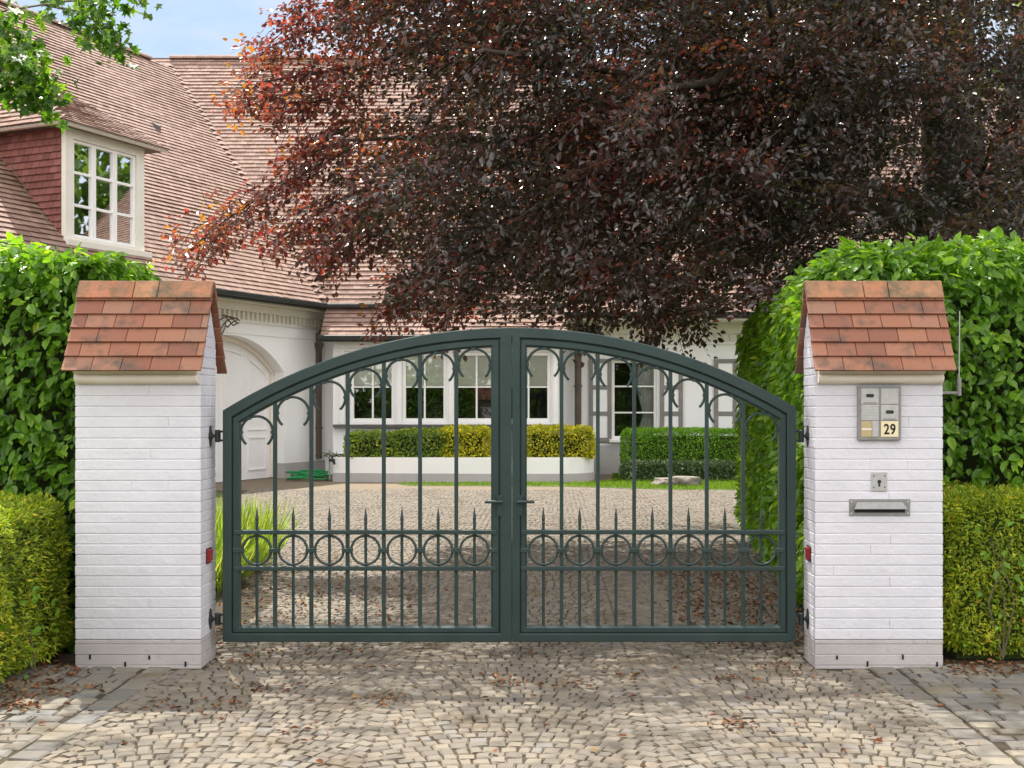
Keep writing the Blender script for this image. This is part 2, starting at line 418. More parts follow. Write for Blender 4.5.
def sett_field(name, x0, x1, y0, y1, label, border):
    C, W_, D_ = [], [], []
    y = y0
    while y < y1:
        d = random.uniform(.095, .12); x = x0 - random.uniform(0, .12)
        while x < x1:
            wd = random.uniform(.12, .21); a, b = max(x, x0), min(x+wd, x1)
            if b-a > .05: C.append(((a+b)/2, y+d/2)); W_.append(b-a-.012); D_.append(d-.012)
            x += wd
        y += d
    y = y0
    while y < y1:
        d = random.uniform(.11, .155); C.append((border, y+d/2)); W_.append(.135); D_.append(d-.012); y += d
    o = stones(name, np.array(C), np.array(W_), np.array(D_), rs.uniform(-.05, .05, len(C)), M['sett'], top=.002, jit=.003, inset=.009)
    tag(o, label, kind='structure')
sett_field('sett_paving', -4.4, -2.292, 4.0, 6.62, 'worn granite setts in straight rows left of the cobbled drive', -2.215)
sett_field('sett_paving', 1.962, 4.4, 4.0, 6.62, 'worn granite setts in straight rows right of the cobbled drive', 1.882)
# brown gravel apron in front of the house
g = MB(); g.quad((-9, 20.3, -.003), (12, 20.3, -.003), (12, 25.2, -.003), (-9, 25.2, -.003))
tag(g.build('gravel_path', M['gravel']), 'brown gravel strip along the foot of the house', kind='structure')
# lawn strip
g = MB(); LAWN = [(-2.9, 21.95), (-2.6, 21.45), (.2, 21.25), (2.2, 20.4), (6, 20.1), (12, 20.2), (12, 24.9), (1.35, 24.9), (1.2, 22.6), (.6, 22.1)]
g.poly([(x, y, .002) for x, y in LAWN]); tag(g.build('lawn', M['lawn'], recalc=False), 'bright green lawn strip before the white planter', kind='structure')
def inpoly(x, y, P):
    r = np.zeros(len(x), bool); j = len(P)-1
    for i in range(len(P)):
        xi, yi = P[i]; xj, yj = P[j]
        c = ((yi > y) != (yj > y)) & (x < (xj-xi)*(y-yi)/((yj-yi) or 1e-9)+xi); r ^= c; j = i
    return r
x = rs.uniform(-3, 7, 60000); y = rs.uniform(20, 24.9, 60000); k = inpoly(x, y, LAWN); x, y = x[k], y[k]; n = len(x)
d = np.c_[rs.normal(0, .35, n), rs.normal(0, .35, n), np.ones(n)]
o = leaves('grass', np.c_[x, y, np.zeros(n)], d, rs.normal(0, 1, (n, 3)), rs.uniform(.03, .075, n), M['turf'], wid=.18, shape=1)
tag(o, 'short mown grass blades on the lawn strip', 'grass', kind='stuff')

# ================================================================== gate pillars
PY0, PDEP = 6.60, .295
def pillar(x0, x1, label):
    y0, y1 = PY0, PY0+PDEP
    t = thing('gate_pillar', label, 'pillar', ((x0+x1)/2, (y0+y1)/2, 0), 'white brick gate pillars with tiled caps')
    TOP, PL = 1.70, .156
    def courses(mb, z0, z1, core):
        mb.box(x0+.004, x1-.004, y0+.004, y1-.004, z0, z1)
        z = z0; c = 0; ch = .0602
        while z < z1-.02:
            zt = min(z+ch, z1); za, zb = z+.0019, zt-.0019
            cuts = [x0]; xx = x0 + (.212 if c % 2 else .105)
            while xx < x1-.04:
                if random.random() < .12: cuts.append(xx + random.uniform(-.006, .006))
                xx += .212
            cuts.append(x1)
            for row in (0, 1):
                for a, b in zip(cuts[:-1], cuts[1:]):
                    p = random.uniform(-.0010, .0010)
                    ga = .0004 if a > x0 else -p; gb = .0004 if b < x1 else -p
                    if row == 0: mb.box(a+ga, b-gb, y0-p, y0+.1, za, zb)
                    else: mb.box(a+ga, b-gb, y1-.1, y1+p, za, zb)
            for xa, xb in ((x0, x0+.1), (x1-.1, x1)):
                mb.box(xa+(0.001 if xa == x0 else .01), xb-(.001 if xb == x1 else .01), y0+.1025, y1-.1025, za, zb)
            z = zt; c += 1
    b = MB(); courses(b, PL, TOP, 0); b.build('shaft', M['paint'], t, bevel=.0045, segs=3)
    b = MB(); courses(b, -.05, PL-.001, 0); pl = b.build('plinth', M['plinth'], t, bevel=.003)
    b = MB()
    for q in range(4):
        xx = x0 + .09 + (x1-x0-.16)*q/3 + random.uniform(-.04, .04); zz = .045 if q in (0, 2) else .004
        b.box(xx-.005, xx+.005, y0-.0035, y0+.01, zz, zz+random.uniform(.022, .034))
    b.build('weep_hole', M['black'], pl)
    # gable: white triangle wall between the two tile slopes
    ym = (y0+y1)/2; EZ, RZ, HD = 1.705, 2.19, .243
    def zroof(y): return RZ - (abs(y-ym))*(RZ-EZ)/HD
    b = MB(); pts = [(y0, 1.701), (y1, 1.701), (y1, zroof(y1)-.03), (ym, RZ-.045), (y0, zroof(y0)-.03)]
    b.prism([(x0+.002, y, z) for y, z in pts], [(x1-.002, y, z) for y, z in pts])
    for xa, xb in ((x0-.001, x0+.02), (x1-.02, x1+.001)):    # brick courses of the gable
        z = 1.705
        while z < RZ-.14:
            hw = min((RZ-.05-(z+.055))*HD/(RZ-EZ), PDEP/2)
            if hw > .03: b.box(xa, xb, ym-hw, ym+hw, z, z+.055)
            z += .0602
    b.build('gable', M['paint'], t, bevel=.002)
    # cornice moulding front and back
    for sgn, yy in ((-1, y0), (1, y1)):
        prof = [(0, 1.610), (.018, 1.611), (.036, 1.618), (.048, 1.631), (.051, 1.645), (.046, 1.657), (.034, 1.664), (.032, 1.668), (.050, 1.670), (.056, 1.684), (.056, 1.700), (.05, 1.718), (0, 1.742)]
        ra = [(x0+.012, yy+sgn*a, z) for a, z in prof]; rb = [(x1-.008, yy+sgn*a, z) for a, z in prof]
        b = MB(); b.prism(ra, rb); b.build('cornice', M['creamstone'], t, bevel=.002)
    # roof tiles, one mesh per slope
    xa, xb = x0-.030, x1+.036
    for sgn in (-1, 1):
        b = MB(); L = math.hypot(HD+.02, RZ-EZ); n = 6
        dy, dz = sgn*HD/math.hypot(HD, RZ-EZ), -(RZ-EZ)/math.hypot(HD, RZ-EZ)      # down the slope
        ny, nz = -dz*sgn, abs(dy)                                                   # outward normal
        for row in range(n):
            s0 = L*(row)/n - .015; s1 = L*(row+1)/n + .012
            xx = xa - (0 if row % 2 else .082)
            while xx < xb-.005:
                wt = .165; p0, p1 = max(xx, xa)+.0015, min(xx+wt, xb)-.0015
                if p1-p0 > .02:
                    r = random.random(); j = random.uniform(-.002, .002); j2 = random.uniform(-.002, .002)
                    def pt(x, s, h): return (x, ym + dy*s + ny*h, RZ - .012 + dz*s + nz*h)
                    b.hexa([pt(p0, s0, -.006), pt(p1, s0, -.006), pt(p1, s1, .009+j), pt(p0, s1, .009+j2),
                            pt(p0, s0, .006), pt(p1, s0, .006), pt(p1, s1, .024+j), pt(p0, s1, .024+j2)], 0, r)
                xx += wt
        rf = b.build('roof_slope', M['captile'], t, bevel=.0025)
        if sgn == -1: front = rf
    b = MB(); cuts = [xa, xa+(xb-xa)*.42, xa+(xb-xa)*.60, xb]
    for a, c in zip(cuts[:-1], cuts[1:]):
        for sgn in (-1, 1):
            dy, dz = sgn*.47, -.883; ny, nz = .883*sgn, .47
            def pt(x, s, h): return (x, ym + dy*s + ny*h, RZ+.012 + dz*s + nz*h)
            r = random.random()
            b.hexa([pt(a+.002, .118, .006), pt(c-.002, .118, .006), pt(c-.002, 0, .006), pt(a+.002, 0, .006), pt(a+.002, .118, .022), pt(c-.002, .118, .022), pt(c-.002, 0, .020), pt(a+.002, 0, .020)], 0, r)
    b.build('ridge_tile', M['ridgetile'], t, bevel=.004)
    return t
LX0, LX1, RX0, RX1 = -2.699, -1.984, 1.506, 2.233
pillar(LX0, LX1, 'white painted brick gate pillar without fittings, left of the gate')
pillar(RX0, RX1, 'white painted brick gate pillar carrying the intercom and letter slot')

# ================================================================== gate leaves
GY = 6.78; ACX, ACZ, AR = -.2219, -1.232, 3.172; GZ0 = .112
SPX = .21165
def contour(x0, x1, i, fl, fr_, n=28):
    a, b = x0+i*fl, x1-i*fr_; rr = AR - i*1.18; z0 = GZ0 + i*.95
    pts = [(a, z0), (b, z0)]
    for k in range(n+1):
        x = b + (a-b)*k/n; pts.append((x, ACZ + math.sqrt(rr*rr-(x-ACX)**2)))
    return pts
def gate_leaf(x0, x1, fl, fr_, side, label):
    t = thing('gate_leaf', label, 'gate', ((x0+x1)/2, GY, GZ0), 'arched green driveway gate leaves')
    prof = [(0, .03), (0, -.026), (.004, -.030), (.047, -.030), (.051, -.026), (.051, -.008), (.0575, -.008), (.0575, -.017), (.0595, -.0195), (.084, -.0195), (.094, -.008), (.094, .03)]
    b = MB(); rings = [contour(x0, x1, i, fl, fr_) for i, _ in prof]; k = len(rings[0]); P = len(prof)
    for q, (i, dy) in enumerate(prof): b.v += [(x, GY+dy, z) for x, z in rings[q]]
    for q in range(P):
        q2 = (q+1) % P
        for j in range(k):
            j2 = (j+1) % k; b.f.append((q*k+j, q*k+j2, q2*k+j2, q2*k+j)); b.mi.append(0); b.r.append(.5)
    fr = b.build('frame', M['gate'], t)
    inn = contour(x0, x1, .094, fl, fr_); ia, ib = inn[0][0], inn[1][0]; zb = inn[0][1]
    ztop = lambda x: ACZ + math.sqrt((AR-.094*1.18)**2-(x-ACX)**2)
    # bars
    spears = [at(256.9+36.25*i, 0, GY)[0] for i in range(7)] if side < 0 else [at(543.4+36.3*i, 0, GY)[0] for i in range(7)]
    bars = [(spears[i]+spears[i+1])/2 for i in range(6)]
    for x in bars:
        b = MB(); b.box(x-.011, x+.011, GY-.008, GY+.014, zb-.005, ztop(x)+.01); b.build('bar', M['gate'], t, bevel=.002)
    for x in spears:
        b = MB(); b.tube([(x, GY+.003, zb-.005), (x, GY+.003, .80)], .0088, 8)
        b.lathe((x, GY+.003, .795), (0, 0, 1), [(0, .0088), (.006, .0115), (.012, .0085), (.03, .0105), (.055, .0075), (.10, .001)], 8)
        b.build('spear_bar', M['gate'], t, smooth=False)
    for zz in (.749, .538):
        b = MB(); b.box(ia-.032, ib+.032, GY-.026, GY+.018, zz-.0125, zz+.0125); b.build('rail', M['gate'], t, bevel=.003)
    for i, x in enumerate(spears):
        b = MB(); zc = .6435
        b.tube([(x+.0835*math.cos(a), GY-.004, zc+.0835*math.sin(a)) for a in np.linspace(0, 2*math.pi, 40, endpoint=False)], .0075, 8, closed=True, flat=(1.3, 1))
        rg = b.build('ring', M['gate'], t, smooth=True)
    for i in range(8):
        x = bars[i-1] if 0 < i < 7 else (spears[0]-SPX/2 if i == 0 else spears[6]+SPX/2)
        b = MB(); b.box(x-.030, x+.030, GY-.024, GY+.012, .6435-.013, .6435+.013); b.build('collar', M['gate'], t, bevel=.003)
    rin = AR-.094*1.18
    for x in spears:
        r = .0935; dd = rin - r - .004; zc = ACZ + math.sqrt(dd*dd-(x-ACX)**2)
        b = MB(); b.tube([(x+r*math.cos(a), GY, zc+r*math.sin(a)) for a in np.linspace(R(-48), R(228), 34)], .0078, 8, flat=(1.4, 1))
        for a in (0, math.pi, math.atan2(zc-ACZ, x-ACX)):
            cx, cz = x+r*math.cos(a), zc+r*math.sin(a); b.box(cx-.011, cx+.011, GY-.013, GY+.013, cz-.008, cz+.008)
        b.build('scroll', M['gate'], t, smooth=False)
    # lever handle on the meeting stile
    zc = EYE-(501-CY)*GY/F_PX; hx = at(500 if side < 0 else 520, 0, GY)[0]; hs = side
    b = MB(); b.tube([(hx, GY-.018, zc), (hx, GY-.062, zc)], .009, 10); b.tube([(hx-hs*.018, GY-.062, zc), (hx+hs*.085, GY-.062, zc)], .0095, 10)
    b.box(hx-.016, hx+.016, GY-.034, GY-.028, zc-.085, zc+.035)
    b.build('handle', M['gate'], t, bevel=.002)
    # hinges
    hx0 = x0 if side < 0 else x1; px = LX1 if side < 0 else RX0
    for zz in (EYE-(436-CY)*GY/F_PX, EYE-(619-CY)*GY/F_PX):
        b = MB(); e = px - side*.045   # pin axis between pillar and leaf
        cx = hx0 + side*.036
        b.lathe((cx, GY, zz-.036), (0, 0, 1), [(0, .012), (.004, .0165), (.068, .0165), (.072, .012)], 12)
        b.box(min(cx, hx0)-.002, max(cx, hx0)+.002, GY-.006, GY+.006, zz-.032, zz-.020); b.box(min(cx, hx0)-.002, max(cx, hx0)+.002, GY-.006, GY+.006, zz+.020, zz+.032)
        b.tube([(cx, GY, zz), (px, GY, zz)], .010, 8)
        h = b.build('hinge', M['iron'], t)
        b = MB(); b.lathe((px, GY, zz), (-side, 0, 0), [(-.002, .03), (.004, .03), (.010, .022), (.018, .012)], 14)
        ring = [(px-side*.0, GY+math.cos(a)*.022, zz+math.sin(a)*.062) for a in np.linspace(0, 2*math.pi, 16, endpoint=False)]
        ring2 = [(p[0]-side*.006, p[1], p[2]) for p in ring]; b.prism(ring, ring2)
        b.build('hinge_plate', M['iron'], h)
    return t
gate_leaf(-1.903, -.2235, 1.0, 1.28, -1, 'dark green arched gate leaf hung on the left pillar')
gate_leaf(-.2203, 1.430, .90, 1.0, 1, 'dark green arched gate leaf hung on the pillar with the intercom')

# ================================================================== fittings on the right pillar
def panel(p0, p1):
    a = at(*p0, PY0); b = at(*p1, PY0); return a[0], b[0], b[2], a[2]
x0, x1, z0, z1 = panel((857, 386), (900, 440))
t = thing('intercom_panel', 'stainless steel intercom panel showing house number 29 on white brick', 'intercom', ((x0+x1)/2, PY0, z0))
b = MB(); b.box(x0, x1, PY0-.024, PY0+.002, z0, z1); b.build('frame', M['darksteel'], t, bevel=.003)
mg = .017; cw = (x1-x0-2*mg-.014)/2; rh = (z1-z0-2*mg+.004)/3
def cell(c, r): return x0+mg+c*(cw+.014), x0+mg+c*(cw+.014)+cw, z1-mg+.002-(r+1)*rh+.004, z1-mg+.002-r*rh
for c, r in ((0, 0), (0, 1), (1, 0), (1, 1)):
    a, b_, c0, c1 = cell(c, r); b = MB(); b.box(a, b_, PY0-.028, PY0-.022, c0, c1); md = b.build('module', M['steel'], t, bevel=.002)
    if (c, r) in ((0, 0), (1, 1)):
        cx, cz = (a+b_)/2, (c0+c1)/2+.004; b = MB()
        ring = [(cx+(.013 if math.cos(q) > 0 else -.013)+.010*math.cos(q), PY0-.0295, cz+.010*math.sin(q)) for q in np.linspace(.01, 2*math.pi+.01, 20, endpoint=False)]
        b.prism(ring, [(p[0], PY0-.027, p[2]) for p in ring]); b.build('camera_window' if c == 0 else 'push_button', M['iron'], md)
        b = MB(); b.box(a+.012, b_-.012, PY0-.0305, PY0-.0275, c0+.006, c0+.011); b.build('hood', M['darksteel'], md)
    if (c, r) == (0, 1):
        b = MB()
        for i in range(7):
            for j in range(5):
                xx = a+.010+i*(b_-a-.02)/6; zz = c0+.010+j*(c1-c0-.02)/4
                b.box(xx-.0014, xx+.0014, PY0-.0287, PY0-.027, zz-.0014, zz+.0014)
        b.build('speaker_grille', M['iron'], md)
a, b_, c0, c1 = cell(0, 2); sp = a+(b_-a)*.62
b = MB(); b.box(a, sp-.001, PY0-.027, PY0-.022, c0, c1); nt_ = b.build('name_tag', M['tagbeige'], t, bevel=.001)
b = MB(); zz = (c0+c1)/2; b.box(a+.002, sp-.003, PY0-.0282, PY0-.0265, zz-.005, zz+.003); b.build('name_strip', M['paper'], nt_)
b = MB(); b.box(sp+.001, b_, PY0-.028, PY0-.022, c0, c1); b.build('bell_button', M['steel'], t, bevel=.002)
a, b_, c0, c1 = cell(1, 2)
b = MB(); b.box(a, b_, PY0-.027, PY0-.022, c0, c1); tg = b.build('number_tag', M['creamtag'], t, bevel=.001)
fc = bpy.data.curves.new('number', 'FONT'); fc.body = '29'; fc.size = .082; fc.align_x = 'CENTER'; fc.extrude = .0008; fc.offset = .0016; fc.space_character = 1.08
fo = bpy.data.objects.new('number', fc); COL.objects.link(fo)
dg = bpy.context.evaluated_depsgraph_get(); me = bpy.data.meshes.new_from_object(fo.evaluated_get(dg))
bpy.data.objects.remove(fo)
for v in me.vertices: x_, y_, z_ = v.co; v.co = (x_*.80, -z_, y_)
no = bpy.data.objects.new('house_number', me); me.materials.clear(); me.materials.append(M['black']); link(no, tg)
no.location = Vector(((a+b_)/2, PY0-.0278, (c0+c1)/2-.0285)) - OFF[t]

x0, x1, z0, z1 = panel((871, 472), (887, 491))
t = thing('key_switch', 'small square steel key switch plate above the letter slot', 'key switch', ((x0+x1)/2, PY0, z0))
b = MB(); b.box(x0, x1, PY0-.006, PY0+.002, z0, z1); b.build('plate', M['steel'], t, bevel=.0015)
b = MB(); cx, cz = (x0+x1)/2, (z0+z1)/2-.012
b.lathe((cx, PY0-.0055, cz+.012), (0, -1, 0), [(0, .011), (.002, .011), (.0025, .009)], 14); b.box(cx-.005, cx+.005, PY0-.0075, PY0-.004, cz-.016, cz+.012); b.build('keyhole', M['iron'], t)
for sx in (-1, 1):
    for sz in (-1, 1):
        b = MB(); b.lathe((cx+sx*.031, PY0-.0055, (z0+z1)/2+sz*.032), (0, -1, 0), [(0, .0045), (.002, .004)], 8); b.build('screw', M['iron'], t)
x0, x1, z0, z1 = panel((849, 499), (910, 516))
t = thing('letter_slot', 'wide steel letter slot with hinged flap set in white brick', 'letterbox', ((x0+x1)/2, PY0, z0))
b = MB(); b.box(x0, x1, PY0-.004, PY0+.002, z0, z1); b.build('plate', M['darksteel'], t, bevel=.0015)
b = MB(); b.box(x0+.03, x1-.03, PY0-.0065, PY0-.003, z0+.020, z0+.050); b.build('slot', M['black'], t)
b = MB(); za, zb_ = z1-.022, z0+.040
b.hexa([(x0+.045, PY0-.006, za), (x1-.045, PY0-.006, za), (x1-.022, PY0-.030, zb_), (x0+.022, PY0-.030, zb_), (x0+.045, PY0-.004, za+.004), (x1-.045, PY0-.004, za+.004), (x1-.022, PY0-.031, zb_+.003), (x0+.022, PY0-.031, zb_+.003)])
b.build('flap', M['darksteel'], t)
for sx in (x0+.012, x1-.012):
    for sz in (z0+.014, z1-.014):
        b = MB(); b.lathe((sx, PY0-.003, sz), (0, -1, 0), [(0, .007), (.0025, .006)], 8); b.build('screw', M['steel'], t)
for px, py, sd, lab in ((209, 556, 1, 'small red reflector on the inner side of the left pillar'), (808, 554, -1, 'small red reflector on the inner side of the intercom pillar')):
    X = LX1 if sd > 0 else RX0; yy = 6.75; zz = EYE-(py-CY)*yy/F_PX
    t = thing('reflector', lab, 'reflector', (X, yy, zz), 'red gate reflectors')
    b = MB(); b.hexa([(X, yy-.045, zz-.036), (X, yy+.045, zz-.036), (X, yy+.045, zz+.040), (X, yy-.045, zz+.045), (X+sd*.014, yy-.036, zz-.030), (X+sd*.014, yy+.036, zz-.030), (X+sd*.018, yy+.036, zz+.036), (X+sd*.018, yy-.036, zz+.038)])
    b.build('lens', M['red'], t, bevel=.003)
    b = MB(); b.box(min(X, X+sd*.004), max(X, X+sd*.004), yy-.05, yy+.05, zz-.042, zz+.048); b.build('base', M['iron'], t)
t = thing('rod_aerial', 'thin grey rod aerial on a bracket behind the intercom pillar', 'aerial', (2.395, 6.80, 1.55))
b = MB(); b.tube([(2.395, 6.80, 1.64), (2.398, 6.80, 2.04)], .0035, 6); b.build('rod', M['steel'], t)
b = MB(); b.tube([(2.395, 6.80, 1.545), (2.395, 6.80, 1.65)], .013, 10); b.build('base', M['darksteel'], t)
b = MB(); b.box(2.225, 2.385, 6.795, 6.805, 1.555, 1.570); b.build('bracket', M['darksteel'], t)

# ================================================================== house
K = (-4.85, 25.0); WU = (-.402, -.916); WN = (.916, -.402)
FW = frame(K, WU, WN)                       # wing: u runs from the inner corner towards the road
FM = frame((0, 25.0), (1, 0), (0, -1))      # main front
FB = frame((0, 23.9), (1, 0), (0, -1))      # bay front
house = thing('brick_house', 'white painted brick house with steep pink tiled roof behind the forecourt', 'house', (0, 25, 0))

def tiles(name, F, u0, u1, s0, s1, w0, z0, tan, parent, m=None, exp=.134, tw=.17, clip=None, gaps=None):
    """rows of overlapping tiles on a slope: s is the level distance back from the eave (w0, z0)"""
    c = 1/math.hypot(1, tan); sn = tan*c; b = MB(); row = 0
    ds = exp*c; s = s0
    while s < s1-1e-6:
        u = u0 - (tw/2 if row % 2 else 0)
        sa, sb = s, min(s+ds*1.03, s1)
        lo, hi = (u0, u1) if clip is None else clip(s)
        wob = .006*mnoise.noise((row*.31, 0, 2.2))
        while u < hi:
            a, e = max(u, lo), min(u+tw-.004, hi)
            if e-a > .02 and not (gaps and gaps((a+e)/2, s)):
                j = random.uniform(-.004, .004)+wob + .012*mnoise.noise((u*.5, s*.8, 1.1)); j2 = j+random.uniform(-.003, .003); r = random.random()
                def pt(uu, ss, h): return F(uu, w0-ss+sn*h, z0+ss*tan+c*h)
                p = [pt(a, sa-.004, .029+j), pt(e, sa-.004, .029+j2), pt(e, sb, .006), pt(a, sb, .006), pt(a, sa, .005), pt(e, sa, .005)]
                n = len(b.v); b.v += [tuple(q) for q in p]
                b.f += [(n, n+1, n+2, n+3), (n+4, n+5, n+1, n)]; b.mi += [0, 0]; b.r += [r, r]
            u += tw
        s += ds; row += 1
    return b.build(name, m or M['tile'], parent, recalc=False)

# --- wing roof and main roof, with solid slopes behind
roof = tiles('roof', FW, -3.2, 14, 0, 6.32, .45, 3.6, 1.0, house)
BT = 1.28
XR0 = .3
rb = tiles('roof', FM, -11.2, XR0, 0, 5.2, .8, 3.6, BT, house)
tiles('roof', FM, XR0, 14, -.15, 4.35, .8, 3.6, BT, house)
def deck(name, pts, parent, m): b = MB(); b.poly(pts); return b.build(name, m, parent, recalc=False)
b = MB()   # roof decks just under the tiles and the far slopes
b.quad(FW(-3.2, .45, 3.58), FW(14, .45, 3.58), FW(14, .45-6.32, 9.9), FW(-3.2, .45-6.32, 9.9))
b.quad(FW(-3.2, .45-6.32, 9.9), FW(14, .45-6.32, 9.9), FW(14, -12, 4.2), FW(-3.2, -12, 4.2))
b.quad(FM(-11.2, .8, 3.58), FM(XR0, .8, 3.58), FM(XR0, -4.4, 3.58+5.2*BT), FM(-11.2, -4.4, 3.58+5.2*BT))
b.quad(FM(-11.2, -4.4, 3.58+5.2*BT), FM(XR0, -4.4, 3.58+5.2*BT), FM(XR0, -10, 4), FM(-11.2, -10, 4))
b.poly([FM(XR0, .8, 3.58), FM(XR0, -4.4, 3.58+5.2*BT), FM(XR0, -10, 4)])
b.quad(FM(XR0, .95, 3.40), FM(14, .95, 3.40), FM(14, -3.55, 3.58+4.35*BT), FM(XR0, -3.55, 3.58+4.35*BT))
b.quad(FM(XR0, -3.55, 3.58+4.35*BT), FM(14, -3.55, 3.58+4.35*BT), FM(14, -9, 4), FM(XR0, -9, 4))
b.build('roof_deck', M['slate'], house, recalc=False)
# ridge caps
def ridge(F, ua, ub, w_, z_, step=.34):
    b = MB(); u = ua; n = 0
    while u < ub:
        r = random.random(); q = .004*(n % 2) + random.uniform(0, .006); e = min(u+step-.006, ub); k = 7
        ra, rb2 = [], []
        for i in range(k+1):
            a = math.pi*(i/k)*.9+.05*math.pi
            ra.append(F(u, w_+.115*math.cos(a), z_-.055+(.125+q)*math.sin(a))); rb2.append(F(e, w_+.105*math.cos(a), z_-.055+(.112+q)*math.sin(a)))
        for i in range(k): b.quad(ra[i], ra[i+1], rb2[i+1], rb2[i], 0, r)
        b.poly(ra, 0, r)
        u += step; n += 1
    return b.build('ridge_tile', M['tile'], roof, recalc=True)
ridge(FW, -1.1, 14, .45-6.32, 9.95)
ridge(FM, -9.6, XR0, -4.4, 3.62+5.2*BT); ridge(FM, XR0, 14, -3.55, 3.62+4.35*BT)
# valley tiles
b = MB(); v0 = Vector((-4.75, 24.2, 3.66)); v1 = Vector((-9.62, 29.2, 10.06)); dv = v1-v0; n = 46
for i in range(n):
    p = v0+dv*(i/n); q = v0+dv*((i+1.1)/n); sd = Vector((.105, .05, 0)); j = random.uniform(0, .02); r = random.random()*.8
    b.quad(p-sd+Vector((0, 0, .05)), p+Vector((0, -.04, .055+j)), q+Vector((0, 0, .02)), q-sd+Vector((0, 0, .02)), 0, r)
    b.quad(p+Vector((0, -.04, .055+j)), p+sd+Vector((0, 0, .05)), q+sd+Vector((0, 0, .02)), q+Vector((0, 0, .02)), 0, r)
b.build('valley_tile', M['tile'], roof, recalc=False)
# small vent tiles on the slopes
for u, s in ((1.35, 3.9), (.95, 1.75), (-.2, 1.9)):
    b = MB(); p = FW(u, .45-s, 3.6+s+.06)
    b.hexa([FW(u-.07, .45-s+.10, 3.6+s-.08), FW(u+.07, .45-s+.10, 3.6+s-.08), FW(u+.06, .45-s-.08, 3.6+s+.08), FW(u-.06, .45-s-.08, 3.6+s+.08), FW(u-.06, .45-s+.11, 3.6+s+.03), FW(u+.06, .45-s+.11, 3.6+s+.03), FW(u+.03, .45-s-.06, 3.6+s+.12), FW(u-.03, .45-s-.06, 3.6+s+.12)])
    b.build('vent_tile', M['slate'], roof)

# --- lean-to bay roof
bayroof = tiles('bay_roof', FB, -4.66, .35, 0, .85, .30, 2.90, 1.0, house)
b = MB(); b.quad(FB(-4.66, .30, 2.885), FB(.35, .30, 2.885), FB(.35, -.55, 3.735), FB(-4.66, -.55, 3.735)); b.poly([FB(.35, .30, 2.885), FB(.35, -.55, 3.735), FB(.35, -.55, 2.885)]); b.poly([FB(-4.66, .30, 2.885), FB(-4.66, -.55, 3.735), FB(-4.66, -.55, 2.885)])
b.build('bay_roof_deck', M['slate'], house, recalc=False)

# --- gutters (half round) and downpipes
def gutter(F, ua, ub, w_, z_, r=.075):
    b = MB(); k = 8; ra, rb2 = [], []
    for i in range(k+1):
        a = math.pi*(1+i/k); ra.append((w_+r*math.cos(a), z_+r*math.sin(a)))
    for i in range(k):
        (a0, c0), (a1, c1) = ra[i], ra[i+1]
        b.quad(F(ua, a0, c0), F(ub, a0, c0), F(ub, a1, c1), F(ua, a1, c1))
    b.poly([F(ua, *p) for p in ra]); b.poly([F(ub, *p) for p in ra])
    b.tube([F(ua, w_+r, z_), F(ub, w_+r, z_)], .012, 6)
    b.fbox(F, ua, ub, z_-.11, z_+.02, w_-r-.03, w_-r)
    return b.build('gutter', M['gutter'], house)
gutter(FW, .10, 14, .54, 3.575)
gutter(FM, -4.78, -3.57, .90, 3.575)
gutter(FM, XR0, 14, 1.04, 3.40)
gutter(FB, -4.70, .40, .39, 2.885)

# --- wing wall with the arched garage opening
DU0, DU1, SPR, APX = 1.43, 4.68, 2.16, 2.83
def archz(u):
    hw = (DU1-DU0)/2; rise = APX-SPR; rad = (hw*hw+rise*rise)/(2*rise); return APX-rad+math.sqrt(rad*rad-(u-(DU0+DU1)/2)**2)
def wall_uv(F): return lambda p: F.inv(p)
b = MB(); TOPZ = 3.45; n = 26
b.fbox(FW, 0, DU0, .30, TOPZ, -.35, 0); b.fbox(FW, DU1, 14, .30, TOPZ, -.35, 0)
for i in range(n):
    a = DU0+(DU1-DU0)*i/n; c = DU0+(DU1-DU0)*(i+1)/n; za, zc = archz(a), archz(c)
    b.quad(FW(a, 0, za), FW(c, 0, zc), FW(c, 0, TOPZ), FW(a, 0, TOPZ)); b.quad(FW(a, 0, za), FW(c, 0, zc), FW(c, -.32, zc), FW(a, -.32, za))
b.build('wing_wall', M['wallpaint'], house, uv=wall_uv(FW), recalc=False)
b = MB(); b.fbox(FW, -.3, DU0, -.1, .298, -.35, .012); b.fbox(FW, DU1, 14, -.1, .298, -.35, .012); b.build('plinth', M['wallgrey'], house)
b = MB()   # wing end wall towards the road (out of frame on the left)
b.fbox(FW, 13.9, 14, -.1, 3.6, -11.5, -.36); b.build('end_wall', M['wallpaint'], house, uv=wall_uv(FW))
# cornice with dentils under the eaves
b = MB(); b.fbox(FW, -.02, 14, TOPZ+.002, 3.60, -.3, .34); b.fbox(FW, -.02, 14, 3.30, TOPZ, .002, .10); b.fbox(FW, -.02, 14, 3.08, 3.10, .001, .02); b.fbox(FW, -.02, 14, 2.86, 2.872, .001, .012)
u = .08
while u < 13.9: b.fbox(FW, u, u+.07, 3.15, 3.298, .002, .06); u += .14
b.build('cornice', M['cream'], house)
b = MB(); b.fbox(FM, XR0, 14, 3.25, 3.42, -.2, .9); b.fbox(FM, XR0, 14, 3.02, 3.248, .002, .09); b.fbox(FM, XR0, 14, 2.78, 2.81, .001, .03)
u = XR0+.05
while u < 13.9: b.fbox(FM, u, u+.08, 2.86, 3.018, .002, .05); u += .16
b.build('cornice', M['cream'], house)
